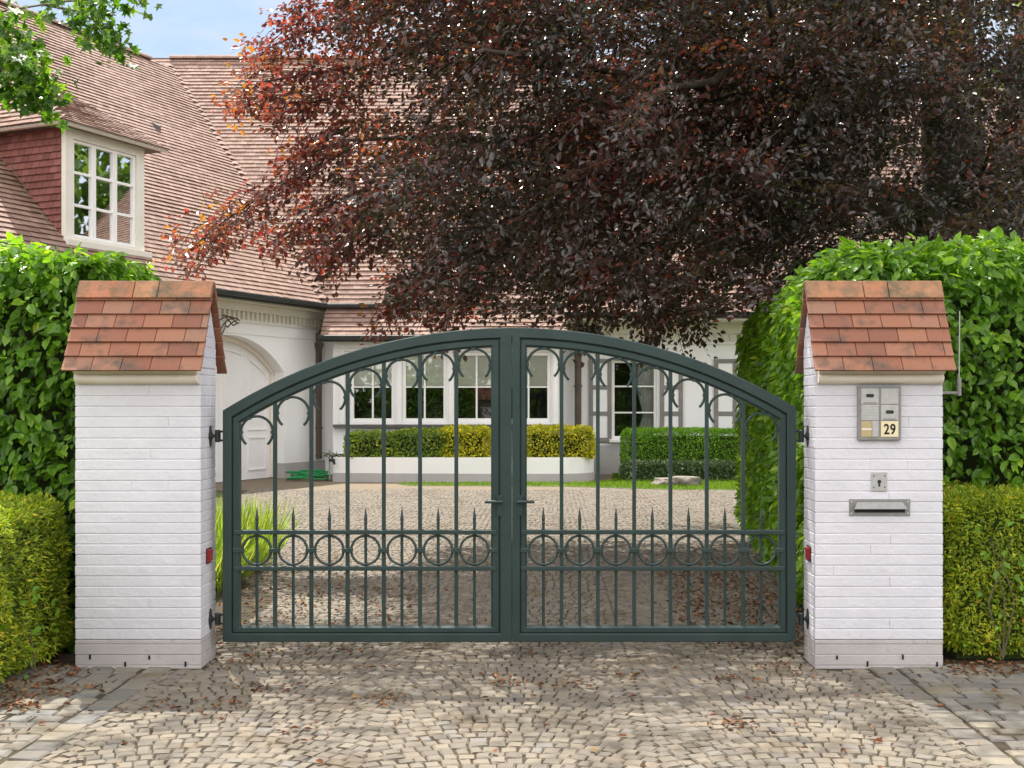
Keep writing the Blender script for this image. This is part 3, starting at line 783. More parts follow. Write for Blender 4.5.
# garage door: two arched leaves with raised mouldings
DW = -.30
b = MB(); n = 26; DI0, DI1 = DU0+.02, DU1-.02
for i in range(n):
    a = DI0+(DI1-DI0)*i/n; c = DI0+(DI1-DI0)*(i+1)/n; b.quad(FW(a, DW, 0.01), FW(c, DW, 0.01), FW(c, DW, archz(c)), FW(a, DW, archz(a)))
door = b.build('garage_door', M['offwhite'], house, recalc=False)
b = MB()
for i in range(n):   # moulded arch trim
    a = DI0+(DI1-DI0)*i/n; c = DI0+(DI1-DI0)*(i+1)/n
    b.hexa([FW(a, DW, archz(a)-.10), FW(c, DW, archz(c)-.10), FW(c, DW+.05, archz(c)-.10), FW(a, DW+.05, archz(a)-.10), FW(a, DW, archz(a)-.003), FW(c, DW, archz(c)-.003), FW(c, DW+.05, archz(c)-.003), FW(a, DW+.05, archz(a)-.003)])
b.fbox(FW, DU0+.003, DU0+.09, .02, SPR-.05, DW, DW+.05); b.fbox(FW, DU1-.09, DU1-.003, .02, SPR-.05, DW, DW+.05)
b.build('door_frame', M['creamstone'], door)
cols_ = 4; cwid = (DI1-DI0-.2)/cols_
for i in range(cols_):
    a = DI0+.10+i*cwid+.09; c = a+cwid-.18
    for (za, zb2) in ((.22, .86), (1.02, None)):
        b = MB(); zt = zb2; ft = .035
        def topz(u): return zt if zt else archz(u)-.24
        b.fbox(FW, a, a+ft, za, topz(a)-.02, DW, DW+.022); b.fbox(FW, c-ft, c, za, topz(c)-.02, DW, DW+.022); b.fbox(FW, a, c, za-ft, za, DW, DW+.022)
        for q in range(6):
            p, s_ = a+(c-a)*q/6, a+(c-a)*(q+1)/6
            b.hexa([FW(p, DW, topz(p)-ft), FW(s_, DW, topz(s_)-ft), FW(s_, DW+.022, topz(s_)-ft), FW(p, DW+.022, topz(p)-ft), FW(p, DW, topz(p)), FW(s_, DW, topz(s_)), FW(s_, DW+.022, topz(s_)), FW(p, DW+.022, topz(p))])
        b.build('door_panel', M['white'], door)

# --- main and bay walls with real openings
def holed(F, u0, u1, z0, z1, holes, thick):
    us = sorted({u0, u1, *[h[0] for h in holes], *[h[1] for h in holes]}); zs = sorted({z0, z1, *[h[2] for h in holes], *[h[3] for h in holes]})
    b = MB()
    for a, c in zip(us[:-1], us[1:]):
        for p, q in zip(zs[:-1], zs[1:]):
            m_, k = (a+c)/2, (p+q)/2
            if any(h[0] < m_ < h[1] and h[2] < k < h[3] for h in holes): continue
            b.quad(F(a, 0, p), F(c, 0, p), F(c, 0, q), F(a, 0, q))
    for a, c, p, q in holes:
        b.quad(F(a, 0, p), F(a, 0, q), F(a, -thick, q), F(a, -thick, p)); b.quad(F(c, 0, p), F(c, 0, q), F(c, -thick, q), F(c, -thick, p))
        b.quad(F(a, 0, p), F(c, 0, p), F(c, -thick, p), F(a, -thick, p)); b.quad(F(a, 0, q), F(c, 0, q), F(c, -thick, q), F(a, -thick, q))
    return b
def window(F, u0, u1, z0, z1, cols, bars, inset, parent, fr=.055, blind=None, curtain=None, sill=None, label=None, bar=.022):
    b = MB(); wo, wi = -inset+.03, -inset-.04; f = fr
    b.fbox(F, u0+.002, u0+f, z0+.002, z1-.002, wi, wo); b.fbox(F, u1-f, u1-.002, z0+.002, z1-.002, wi, wo); b.fbox(F, u0+f, u1-f, z0+.002, z0+f, wi, wo-.001); b.fbox(F, u0+f, u1-f, z1-f, z1-.002, wi, wo-.001)
    for i in range(1, cols):
        u = u0+(u1-u0)*i/cols; b.fbox(F, u-bar, u+bar, z0+f, z1-f, wi+.005, wo-.004)
    for z in bars: b.fbox(F, u0+f, u1-f, z-bar*.8, z+bar*.8, wi+.008, wo-.007)
    wd = b.build('window', M['white'], parent, bevel=.004)
    if label: wd['label'] = label
    b = MB(); b.quad(F(u0+f*.6, -inset-.005, z0+f*.6), F(u1-f*.6, -inset-.005, z0+f*.6), F(u1-f*.6, -inset-.005, z1-f*.6), F(u0+f*.6, -inset-.005, z1-f*.6)); b.build('pane', M['glass'], wd, recalc=False)
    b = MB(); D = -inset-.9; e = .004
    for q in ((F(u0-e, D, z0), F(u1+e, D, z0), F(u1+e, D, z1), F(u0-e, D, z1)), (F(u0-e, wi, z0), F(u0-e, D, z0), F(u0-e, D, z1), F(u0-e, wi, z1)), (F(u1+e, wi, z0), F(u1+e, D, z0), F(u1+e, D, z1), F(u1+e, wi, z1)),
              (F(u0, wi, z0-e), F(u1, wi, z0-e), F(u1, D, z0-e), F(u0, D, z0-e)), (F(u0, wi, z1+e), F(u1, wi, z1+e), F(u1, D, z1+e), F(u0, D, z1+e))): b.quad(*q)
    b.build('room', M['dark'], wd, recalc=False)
    if blind:
        b = MB(); n = 4; zb_, zt = blind
        for i in range(n):
            za, zc = zb_+(zt-zb_)*i/n, zb_+(zt-zb_)*(i+1)/n; b.hexa([F(u0+.03, -inset-.040, za), F(u1-.03, -inset-.040, za), F(u1-.03, -inset-.042, zc), F(u0+.03, -inset-.042, zc), F(u0+.03, -inset-.020, za), F(u1-.03, -inset-.020, za), F(u1-.03, -inset-.032, zc), F(u0+.03, -inset-.032, zc)])
        b.build('blind', M['blind'], wd, recalc=False)
    if curtain:
        for (ca, cb, tie) in curtain:
            b = MB(); n = 24; m_ = 10; g_ = []
            for k in range(m_+1):
                z = z0+.02+(z1-z0-.04)*k/m_; sq = 1 - tie*max(0, 1-abs((k/m_)-.32)/.32)
                g_.append([F(ca+(cb-ca)*sq*i/n, -inset-.14+.018*math.sin(i*1.5), z) for i in range(n+1)])
            for k in range(m_):
                for i in range(n): b.quad(g_[k][i], g_[k][i+1], g_[k+1][i+1], g_[k+1][i])
            b.build('curtain', M['curtain'], wd, recalc=False, smooth=True)
    if sill:
        b = MB(); b.fbox(F, u0-.06, u1+.06, z0-.07, z0-.004, -inset, .10); b.build('sill', sill, wd, bevel=.006)
    return wd
mx = lambda px, Y: (px-CX)*Y/F_PX
mz = lambda py, Y: EYE-(py-CY)*Y/F_PX
YM, YB = 25.0, 23.9
wins = [(mx(612, YM), mx(657, YM)), (mx(737, YM), mx(782, YM)), (mx(862, YM), mx(907, YM))]
wz0, wz1 = mz(439, YM), mz(360, YM)
holes = [(a, c, wz0, wz1) for a, c in wins]
b = holed(FM, -5.3, 14, .0, 3.3, holes, .14); b.build('main_wall', M['wallpaint'], house, uv=wall_uv(FM), recalc=False)
b = MB(); b.fbox(FM, .4, 14, -.1, .62, -.3, .012); b.build('plinth', M['wallgrey'], house)
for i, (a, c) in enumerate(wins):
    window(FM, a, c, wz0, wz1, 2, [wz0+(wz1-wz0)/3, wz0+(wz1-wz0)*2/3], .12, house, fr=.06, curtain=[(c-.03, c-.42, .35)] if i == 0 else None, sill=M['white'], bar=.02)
    for sd in (0, 1):
        sa, sb = (a-.50, a-.01) if sd == 0 else (c+.06, c+.55)
        b = MB(); z0_, z1_ = wz0-.06, wz1+.02; ft = .09
        b.fbox(FM, sa, sb, z0_, z1_, .012, .035, 1)
        for p in (sa, sb-ft): b.fbox(FM, p, p+ft, z0_-.002, z1_+.002, .010, .055)
        hh = (z1_-z0_-ft)/3
        for k in range(4): b.fbox(FM, sa+ft, sb-ft, z0_+k*hh, z0_+k*hh+ft, .010, .054)
        b.build('shutter', [M['taupe'], M['white']], house, bevel=.004)
bw = [(mx(350+52*i, YB), mx(395+52*i, YB)) for i in range(4)]
bz0, bz1 = mz(422, YB), mz(352, YB)
bh = [(a, c, bz0, bz1) for a, c in bw]
b = holed(FB, mx(336, YB), mx(556, YB), .3, 2.95, bh, .10)
b.fbox(FB, mx(556, YB)-.002, mx(556, YB)+.06, .3, 2.95, -1.1, .001); b.fbox(FB, mx(336, YB)-.06, mx(336, YB)+.002, .3, 2.95, -1.1, .001)
b.build('bay_wall', M['wallpaint'], house, uv=wall_uv(FB), recalc=False)
b = MB(); b.fbox(FB, mx(334, YB), mx(558, YB), bz0-.115, bz0-.05, -.02, .13); b.build('bay_sill', M['slate'], house, bevel=.006)
b = MB(); b.fbox(FB, mx(336, YB), mx(556, YB), 2.66, 2.88, .001, .06); b.fbox(FB, mx(336, YB), mx(556, YB), 2.60, 2.655, .001, .03)
for i in range(5):
    px = 346.5+52*i+(1 if i else -4); b.fbox(FB, mx(px-2.4, YB), mx(px+2.4, YB), bz0-.048, 2.6, .001, .045)
b.build('bay_trim', M['white'], house, bevel=.005)
for a, c in bw:
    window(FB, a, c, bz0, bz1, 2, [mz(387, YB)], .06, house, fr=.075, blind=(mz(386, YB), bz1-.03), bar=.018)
b = MB()
for zz in (2.38, 2.60): b.fbox(FB, mx(330.0, YB), mx(334, YB), zz, zz+.12, -.9, -.84)
b.build('vent', M['brownpipe'], house)
# downpipes
def downpipe(pts, hop, r=.055):
    b = MB(); b.tube(pts, r, 12)
    for k in (.35, .75):
        p = Vector(pts[-2]).lerp(Vector(pts[-1]), k); b.tube([p-Vector((0, 0, .02)), p+Vector((0, 0, .02))], r*1.25, 12)
    d = b.build('downpipe', M['brownpipe'], house, smooth=False)
    b = MB(); x, y, z = hop
    b.lathe((x, y, z-.26), (0, 0, 1), [(0, .06), (.06, .065), (.18, .12), (.22, .135), (.26, .135)], 4)
    b.build('hopper', M['brownpipe'], d)
hx, hy = mx(318.5, 24.75), 24.75
downpipe([FW(.22, .54, 3.54), FW(.22, .54, 3.36), (hx, hy, 2.98), (hx, hy, .35)], (hx, hy, 2.82), .075)
hx, hy = mx(578, 24.8), 24.8
downpipe([(hx, 24.1, 3.36), (hx, 24.1, 3.22), (hx, hy, 2.9), (hx, hy, .02)], (hx, hy, 2.62), .075)

# --- dormer on the wing roof
ds_ = .508; dwp = .45-ds_
DR0, DR1, DZ0, DZ1 = 5.33, 7.05, 4.08, 5.96
FD = frame(FW(0, dwp, 0).xy, WU, WN)
b = MB(); wz0_, wz1_ = 4.20, 5.78; wu0, wu1 = DR0+.17, DR1-.15
b = holed(FD, DR0, DR1, DZ0-.25, DZ1, [(wu0, wu1, wz0_, wz1_)], .10)
dorm = b.build('dormer', M['cream'], house, recalc=False)
b = MB(); b.fbox(FD, DR1, DR1+.02, DZ0-.2, DZ1-.02, -.08, .012); b.fbox(FD, DR0-.02, DR0, DZ0-.2, DZ1-.02, -2.2, .0); b.fbox(FD, DR0-.1, DR1+.06, wz0_-.16, wz0_-.06, .0, .10); b.fbox(FD, DR0-.06, DR1+.03, DZ0-.3, DZ0-.02, .001, .04)
b.build('dormer_trim', M['cream'], dorm, bevel=.005)
# hung tiles on the cheek facing the road
FCk = frame(FW(DR1, dwp, 0).xy, (-WN[0], -WN[1]), WU)
b = MB(); z = 4.0; rw = 0
while z < 5.93:
    u = .085-(.078 if rw % 2 else 0)
    while u < 2.4:
        a = max(u, .085); e = u+.150
        if e-a > .02:
            j = random.uniform(0, .004); b.hexa([FCk(a, 0, z), FCk(e, 0, z), FCk(e, .036+j, z-.012), FCk(a, .036+j, z-.012), FCk(a, 0, z+.125), FCk(e, 0, z+.125), FCk(e, .008, z+.125), FCk(a, .008, z+.125)], 0, random.random())
        u += .156
    z += .112; rw += 1
b.build('cheek', M['cheektile'], dorm)
hw = (wu1-wu0)/3; hh = (wz1_-wz0_)/3
for i in range(3):
    window(FD, wu0+hw*i, wu0+hw*(i+1), wz0_, wz1_, 1, [wz0_+hh, wz0_+2*hh], .06, dorm, fr=.05, bar=.028, curtain=[(wu0+hw*(i+1)-.02, wu0+hw*(i+1)-.26, .4)] if i == 2 else ([(wu0+.03, wu0+.2, .2)] if i == 0 else None))
# dormer roof: front slope swept up to the wing roof, plus a hipped side over the cheek
FT = .56; ES, EZ_ = .28, 5.97
dr = tiles('dormer_roof', FW, 4.9, 7.35, 0, 5.0, .45-ES, EZ_, FT, house, clip=lambda s: (4.95+.22*s, 7.35-max(0, min(.5*s, 1.25))))
FH = frame(FW(7.35, .45-ES, 0).xy, (-WN[0], -WN[1]), WU)
tiles('dormer_roof', FH, -.02, 4.6, 0, 1.3, 0, EZ_, FT*2*.98, house, clip=lambda s: (s*2, 4.6))
b = MB()
b.quad(FW(4.95, .45-ES, EZ_-.01), FW(7.35, .45-ES, EZ_-.01), FW(6.1, .45-ES-2.5, EZ_-.01+2.5*FT), FW(5.5, .45-ES-2.5, EZ_-.01+2.5*FT))
b.quad(FW(5.5, .45-ES-2.5, EZ_-.01+2.5*FT), FW(6.1, .45-ES-2.5, EZ_-.01+2.5*FT), FW(6.1, .45-ES-5, EZ_-.01+5*FT), FW(6.05, .45-ES-5, EZ_-.01+5*FT))
b.poly([FW(4.95, .45-ES, EZ_-.01), FW(5.5, .45-ES-2.5, EZ_-.01+2.5*FT), FW(6.05, .45-ES-5, EZ_-.01+5*FT), FW(6.05, .45-ES-4, EZ_-.5), FW(5.0, .45-ES-1.6, EZ_-.01)])
b.poly([FW(7.35, .45-ES, EZ_-.01), FW(7.35, .45-ES-4.5, EZ_-.01), FW(6.1, .45-ES-4.5, EZ_-.01+2.5*FT), FW(6.1, .45-ES-2.5, EZ_-.01+2.5*FT)])
b.quad(FW(4.95, .45-ES, EZ_-.03), FW(7.35, .45-ES, EZ_-.03), FW(7.35, -2.4, EZ_-.03), FW(4.95, -2.4, EZ_-.03))
b.build('dormer_deck', M['slate'], dorm, recalc=False)
b = MB(); b.fbox(FW, 4.95, 7.33, EZ_-.045, EZ_+.008, .45-ES-.10, .45-ES-.012); b.fbox(FW, 7.25, 7.335, EZ_-.045, EZ_+.008, -2.4, .45-ES-.10); b.build('fascia', M['creamstone'], dorm)

# ================================================================== things by the house
def lump(name, pts_fn): pass
# white planter with its rounded corner
t = thing('planter', 'low white curved brick planter with grey foot below the bay windows', 'planter', (-2, 22.4, 0))
fp = [(-4.30, 24.6), (-4.22, 22.62), (-3.0, 22.42), (-1.2, 22.32), (.15, 22.30)] + [(.15+.72*math.sin(a), 23.02-.72*math.cos(a)) for a in np.linspace(.2, 1.57, 8)] + [(.87, 24.9)]
def wallstrip(mb, fp, z0, z1, th, push=0):
    n = len(fp); inn = []; out = []
    for i, p in enumerate(fp):
        a = Vector(fp[max(i-1, 0)]); c = Vector(fp[min(i+1, n-1)]); d = (c-a).normalized(); nn = Vector((-d.y, d.x)); q = Vector(p)
        inn.append(q+nn*th); out.append(q-nn*push)
    for i in range(n-1):
        mb.hexa([(*out[i], z0), (*out[i+1], z0), (*inn[i+1], z0), (*inn[i], z0), (*out[i], z1), (*out[i+1], z1), (*inn[i+1], z1), (*inn[i], z1)])
b = MB(); wallstrip(b, fp, .17, .475, .2); b.build('wall', M['wallpaint'], t, uv=lambda p: (p[0]+p[1]*.3, p[2]))
b = MB(); wallstrip(b, fp, -.05, .168, .2, .015); b.build('foot', M['wallgrey'], t)
b = MB(); b.poly([(x, y+.1, .40) for x, y in fp]); b.build('bed_soil', M['soil'], t, recalc=False)

def bush(name, label, cat, box, n, L, m, group=None, bumps=.07, up=.25, wid=.55, parent_core=True, rough=.18, top_rnd=0.0, shape=0, edge=.16):
    """clipped foliage filling a rounded box: leaves sit on and just below an uneven surface"""
    x0, x1, y0, y1, z0, z1 = box
    t = thing(name, label, cat, ((x0+x1)/2, (y0+y1)/2, z0), group)
    dx, dy, dz = x1-x0, y1-y0, z1-z0
    ar = np.array([dx*dz, dx*dz*.5, dy*dz, dy*dz, dx*dy]); f = rs.choice(5, n, p=ar/ar.sum())
    U = rs.rand(n, 3); P = np.zeros((n, 3)); N = np.zeros((n, 3))
    P[:, 0] = x0+U[:, 0]*dx; P[:, 1] = y0+U[:, 1]*dy; P[:, 2] = z0+U[:, 2]*dz
    for k, (ax, v, nv) in enumerate(((1, y0, (0, -1, 0)), (1, y1, (0, 1, 0)), (0, x0, (-1, 0, 0)), (0, x1, (1, 0, 0)), (2, z1, (0, 0, 1)))):
        P[f == k, ax] = v; N[f == k] = nv
    # round the edges
    c = np.array([(x0+x1)/2, (y0+y1)/2, (z0+z1)/2]); h = np.array([dx, dy, dz])/2; rr = min(edge, h.min()*.7)
    q = P-c; core = np.clip(q, -(h-rr), h-rr); core[:, 2] = np.maximum(core[:, 2], q[:, 2]*(q[:, 2] < 0) + core[:, 2]*(q[:, 2] >= 0))
    e = q-core; ln = np.linalg.norm(e, axis=1, keepdims=True); e = e/np.maximum(ln, 1e-6)
    P = c+core+e*np.minimum(ln, rr); N = unit(N*.4+e)
    bmp = np.array([mnoise.noise((p[0]*2.6, p[1]*2.6, p[2]*2.6))*.6 + mnoise.noise((p[0]*7, p[1]*7, p[2]*7))*.55 for p in P])
    dep = rs.exponential(rough*.35, n)
    P = P + N*(bmp*bumps - dep)[:, None]
    return t, P, N, bmp, dep, (x0, x1, y0, y1, z0, z1)

def hedge(name, label, cat, box, n, L, m, group=None, bumps=.07, droop=.5, wid=.62, rough=.18, shape=0, fold=.25, core=.13, jitter=.8, upright=0, shear=0.0, inner='hedgecore', edge=.16):
    t, P, N, bmp, dep, bx = bush(name, label, cat, box, n, L, m, group, bumps, rough=rough, edge=edge)
    n = len(P)
    D = N*.55 + rs.normal(0, jitter, (n, 3))*.6 + np.array([0, 0, -droop + upright])
    Nn = N*.9 + np.array([0, 0, .55]) + rs.normal(0, .45, (n, 3))
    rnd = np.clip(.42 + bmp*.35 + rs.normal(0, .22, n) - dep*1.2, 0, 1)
    Ls = L*rs.uniform(.45, 1.25, n)
    P[:, 0] += shear*(P[:, 1]-box[2])
    leaves('foliage', P, D, Nn, Ls, m, t, wid=wid, fold=fold, rnd=rnd, shape=shape)
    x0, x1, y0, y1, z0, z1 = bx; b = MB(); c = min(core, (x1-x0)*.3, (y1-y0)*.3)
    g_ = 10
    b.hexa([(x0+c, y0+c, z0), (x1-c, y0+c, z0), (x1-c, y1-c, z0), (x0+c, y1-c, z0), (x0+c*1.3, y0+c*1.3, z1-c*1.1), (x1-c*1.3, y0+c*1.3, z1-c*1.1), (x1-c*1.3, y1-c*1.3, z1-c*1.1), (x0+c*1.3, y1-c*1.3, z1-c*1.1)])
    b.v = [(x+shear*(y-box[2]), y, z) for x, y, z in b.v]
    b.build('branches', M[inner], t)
    return t
# planter shrubs
GRP = 'clipped shrubs in the white planter'
hedge('planter_shrub', 'olive green clipped shrub at the left of the planter', 'shrub', (mx(345, 22.8), mx(402, 22.8), 22.55, 23.3, .40, mz(432, 22.8)), 5200, .055, M['greenshrub'], GRP, bumps=.08, droop=.1)
hedge('planter_shrub', 'yellow green clipped shrub in the middle of the planter', 'shrub', (mx(394, 22.8), mx(452, 22.8), 22.5, 23.3, .40, mz(430, 22.8)), 5200, .055, M['greenshrub'], GRP, bumps=.09, droop=.1)
hedge('planter_shrub', 'golden yellow clipped shrub left of the gate seam in the planter', 'shrub', (mx(440, 22.8), mx(490, 22.8), 22.5, 23.3, .40, mz(427, 22.8)), 5200, .055, M['yellowshrub'], GRP, bumps=.10, droop=.1)
hedge('planter_shrub', 'golden yellow rounded shrub beside the slim brown downpipe', 'shrub', (mx(524, 22.8), mx(594, 22.8), 22.5, 23.3, .40, mz(427, 22.8)), 6500, .055, M['yellowshrub'], GRP, bumps=.08, droop=.1)
# arching strap-leaved plant
t = thing('strap_leaf_plant', 'dark arching strap leaved plant at the left end of planter', 'plant', (mx(336, 22.75), 22.75, .40))
P, D, N, L = [], [], [], []
for i in range(26):
    a = random.uniform(0, 2*math.pi); b = MB(); ln = random.uniform(.3, .52); c = Vector((mx(337, 22.75)+random.uniform(-.12, .2), 22.8+random.uniform(-.1, .1), .40)); pts = []
    for k in range(6):
        q = k/5; pts.append(c+Vector((math.cos(a)*ln*q, math.sin(a)*ln*q*.7, ln*.95*q-ln*.75*q*q)))
    b.tube(pts, [.012, .013, .012, .010, .007, .002], 4, flat=(1.6, .4)); b.build('leaf', M['hedgegreen'], t)
# clipped box hedges at right
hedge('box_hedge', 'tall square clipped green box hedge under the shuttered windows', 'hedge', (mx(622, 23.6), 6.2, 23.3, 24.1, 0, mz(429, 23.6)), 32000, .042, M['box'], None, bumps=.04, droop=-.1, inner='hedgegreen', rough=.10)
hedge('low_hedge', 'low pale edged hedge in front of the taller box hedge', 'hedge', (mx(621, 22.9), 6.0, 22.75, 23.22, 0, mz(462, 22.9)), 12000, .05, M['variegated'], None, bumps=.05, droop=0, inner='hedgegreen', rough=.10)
# rocks in the lawn
for px, py, sx, sy, sz, lab in ((666, 486, .24, .2, .16, 'smaller rough pale stone on the lawn strip'), (684, 485, .30, .24, .2, 'larger flat pale stone beside a smaller one on the lawn')):
    Y = 21.4; bm = bmesh.new(); bmesh.ops.create_icosphere(bm, subdivisions=4, radius=1)
    for v in bm.verts:
        p = v.co.copy(); d = 1+.35*mnoise.noise(p*1.3+Vector((px, 0, 0)))+.12*mnoise.noise(p*4)
        q = Vector((p.x*d*sx, p.y*d*sy, p.z*d*sz)); q.z = min(q.z, sz*.72); v.co = q+Vector((mx(px, Y), Y, .03))
    me = bpy.data.meshes.new('rock'); bm.to_mesh(me); bm.free(); me.materials.append(M['rock']); me.shade_smooth()
    o = bpy.data.objects.new('rock', me); link(o); tag(o, lab, 'stone', 'stones on the lawn strip')
# coiled hose
b = MB(); pts = []; c = Vector((mx(309, 22.9), 22.9, .02))
for i in range(260):
    a = i*.17; rr = .26+.10*math.sin(i*.07)+random.uniform(-.006, .006); pts.append(c+Vector((rr*1.25*math.cos(a), rr*.75*math.sin(a), .01+.17*(i/260)+.02*math.sin(i*.31))))
for k in range(1, 14): pts.append(c+Vector((.35+k*.05, -.1-.01*k, .12-.10*min(1, k/6))))
b.tube(pts, .014, 6); tag(b.build('garden_hose', M['hose'], smooth=True), 'coiled bright green garden hose lying by the planter end', 'hose')
# tap on the planter wall
X, Yp = mx(329.5, 22.5), 22.50
t = thing('garden_tap', 'small dark garden tap on the left end of the planter wall', 'tap', (X, Yp, .1))
b = MB(); b.tube([(X, Yp, .05), (X, Yp, .62)], .012, 8); b.build('pipe', M['darksteel'], t)
b = MB(); b.tube([(X, Yp, .42), (X+.09, Yp-.05, .42), (X+.11, Yp-.06, .34)], [.03, .035, .02], 8); b.lathe((X+.05, Yp-.02, .44), (0, 0, 1), [(0, .012), (.05, .012), (.055, .045), (.07, .045)], 10); b.build('spout', M['iron'], t)
# rusty iron ornament on the wing wall
u_ = 3.36; zz = 3.06
t = thing('wall_ornament', 'ornate rusty iron ornament on the wall above the arched garage door', 'ornament', FW(u_, 0, 2.85))
b = MB()
for k in range(5):
    a0 = k*1.25; pts = [FW(u_+.13*math.cos(a0+q*.35)*(1-.08*q), .03+.045*q, zz+.13*math.sin(a0+q*.35)*(1-.08*q)) for q in range(9)]; b.tube(pts, .013, 6)
b.tube([FW(u_, 0, zz-.25), FW(u_, .08, zz-.12), FW(u_, .10, zz)], .012, 6)
b.build('scrollwork', M['twig'], t)
# climber stems on the dormer cheek
b = MB()
def wander(p, d, n, st, rr):
    pts = [Vector(p)]; d = Vector(d)
    for _ in range(n): d = (d+Vector((random.gauss(0, .22), random.gauss(0, .08), random.gauss(0, .22)))).normalized(); pts.append(pts[-1]+d*st)
    b.tube(pts, [rr*(1-.8*i/n) for i in range(n+1)], 5); return pts
ck = lambda u, z: FCk(u, .09, z)
main = [ck(.06+.28*i*.45, 4.12+.23*i*.55+random.uniform(-.04, .04)) for i in range(15)]
b.tube(main, [.045-.002*i for i in range(15)], 6)
for i in range(2, 14):
    for s_ in (1, -1, .4, -.3):
        d = Vector(FCk(1, 0, 0))-Vector(FCk(0, 0, 0)); wander(main[i], d*random.uniform(.05, 1)+Vector((0, 0, s_*random.uniform(.1, .6))), 10, .085, .017)
cl_ = b.build('climber_stem', M['twig'])
tag(cl_, 'bare brown climber stems spreading over the red tiled dormer cheek', 'climber')

# ================================================================== hedges near the gate
HB = 'tall leafy hedges behind the gate pillars'
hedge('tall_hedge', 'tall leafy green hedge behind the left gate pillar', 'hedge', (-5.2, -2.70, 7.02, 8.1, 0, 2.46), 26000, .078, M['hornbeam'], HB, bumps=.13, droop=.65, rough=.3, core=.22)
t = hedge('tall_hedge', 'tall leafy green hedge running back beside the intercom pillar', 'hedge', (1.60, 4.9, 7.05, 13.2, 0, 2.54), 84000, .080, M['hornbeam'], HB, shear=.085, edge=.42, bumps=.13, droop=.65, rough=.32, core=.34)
YG = 'low clipped yew hedges beside the pillars'
hedge('yew_hedge', 'low golden green yew hedge at the left edge by the bare pillar', 'hedge', (-4.2, -2.86, 4.9, 7.0, 0, .955), 64000, .036, M['yew'], YG, bumps=.08, droop=.1, wid=.36, rough=.13, shape=1, core=.10, upright=.15, inner='hedgegreen')
hedge('yew_hedge', 'low green yew hedge right of the intercom pillar', 'hedge', (2.285, 4.2, 6.72, 7.25, 0, .985), 46000, .036, M['yew'], YG, bumps=.08, droop=.1, wid=.36, rough=.13, shape=1, core=.10, upright=.15, inner='hedgegreen')
# broad leaved seedlings growing through the yews
def sprig(c, n, label, spread=(.12, .1, .22)):
    P = np.array(c)+rs.normal(0, 1, (n, 3))*np.array(spread); D = rs.normal(0, .7, (n, 3))+np.array([0, -.4, -.3]); N = np.array([0, -.7, .7])+rs.normal(0, .4, (n, 3))
    t = thing('seedling', label, 'seedling', (c[0], c[1], .02), 'broad leaved seedlings in the yew hedges')
    leaves('foliage', P, D, N, rs.uniform(.04, .065, n), M['hornbeam'], t, rnd=rs.uniform(.35, .8, n))
    b = MB()
    for i in range(3): b.tube([(c[0], c[1]+.04, .02), (c[0]+random.uniform(-.1, .1), c[1]+.02, c[2]*.6), (c[0]+random.uniform(-.1, .1), c[1], c[2]+.15)], [.006, .005, .002], 5)
    b.build('stem', M['twig'], t)
sprig((-2.83, 6.35, .26), 34, 'ivy green seedling at the foot of the left yew hedge', (.05, .2, .17))
sprig((2.62, 6.68, .58), 42, 'broad leaved seedling growing out of the yew beside intercom pillar', (.13, .03, .17))

# tall grass clump behind the left pillar
n = 6500; t = thing('grass_clump', 'tall pale green grass clump behind the left gate leaf', 'grass clump', (-2.75, 9.9, 0))
P = np.c_[rs.uniform(-3.9, -2.58, n), rs.uniform(9.0, 11.0, n), np.zeros(n)]; D = np.c_[rs.normal(.05, .34, n), rs.normal(0, .34, n), np.ones(n)]
leaves('blades', P, D, rs.normal(0, 1, (n, 3)), rs.uniform(.25, .74, n), M['grass'], t, wid=.026, shape=1)

# ================================================================== fallen leaves
def scat(n, x0, x1, y0, y1): return np.c_[rs.uniform(x0, x1, n), rs.uniform(y0, y1, n)]
def clusters(k, x0, x1, y0, y1, m_, sp):
    c = scat(k, x0, x1, y0, y1); return np.concatenate([q+rs.normal(0, sp, (m_, 2)) for q in c])
XY = np.concatenate([scat(500, -2.3, -1.0, 7.0, 9.6), scat(420, -2.9, -1.7, 7.2, 12), scat(800, .9, 1.75, 7.0, 10.5), scat(130, -1.2, 1.2, 7, 12), scat(380, 2.2, 3.4, 6.35, 6.72), scat(300, -2.95, -2.6, 5, 6.9),
                     clusters(20, -2.0, 1.6, 5.2, 7.1, 18, .07), clusters(14, -2.9, -2.3, 5.2, 6.6, 14, .07), scat(160, -2.6, 2.6, 4.6, 7), scat(700, .9, 1.9, 7.2, 11)])
n = len(XY); P = np.c_[XY, .006+np.abs(rs.normal(0, .006, n))]
D = np.c_[rs.normal(0, 1, (n, 2)), rs.normal(0, .15, n)]; N = np.c_[rs.normal(0, .35, (n, 2)), np.ones(n)]
o = leaves('fallen_leaves', P, D, N, np.where(rs.rand(n) < .55, rs.uniform(.012, .026, n), rs.uniform(.024, .048, n)), M['litter'], wid=.6, fold=.5)
tag(o, 'dry brown fallen leaves scattered over the cobbles and hedge feet', 'fallen leaves', kind='stuff')

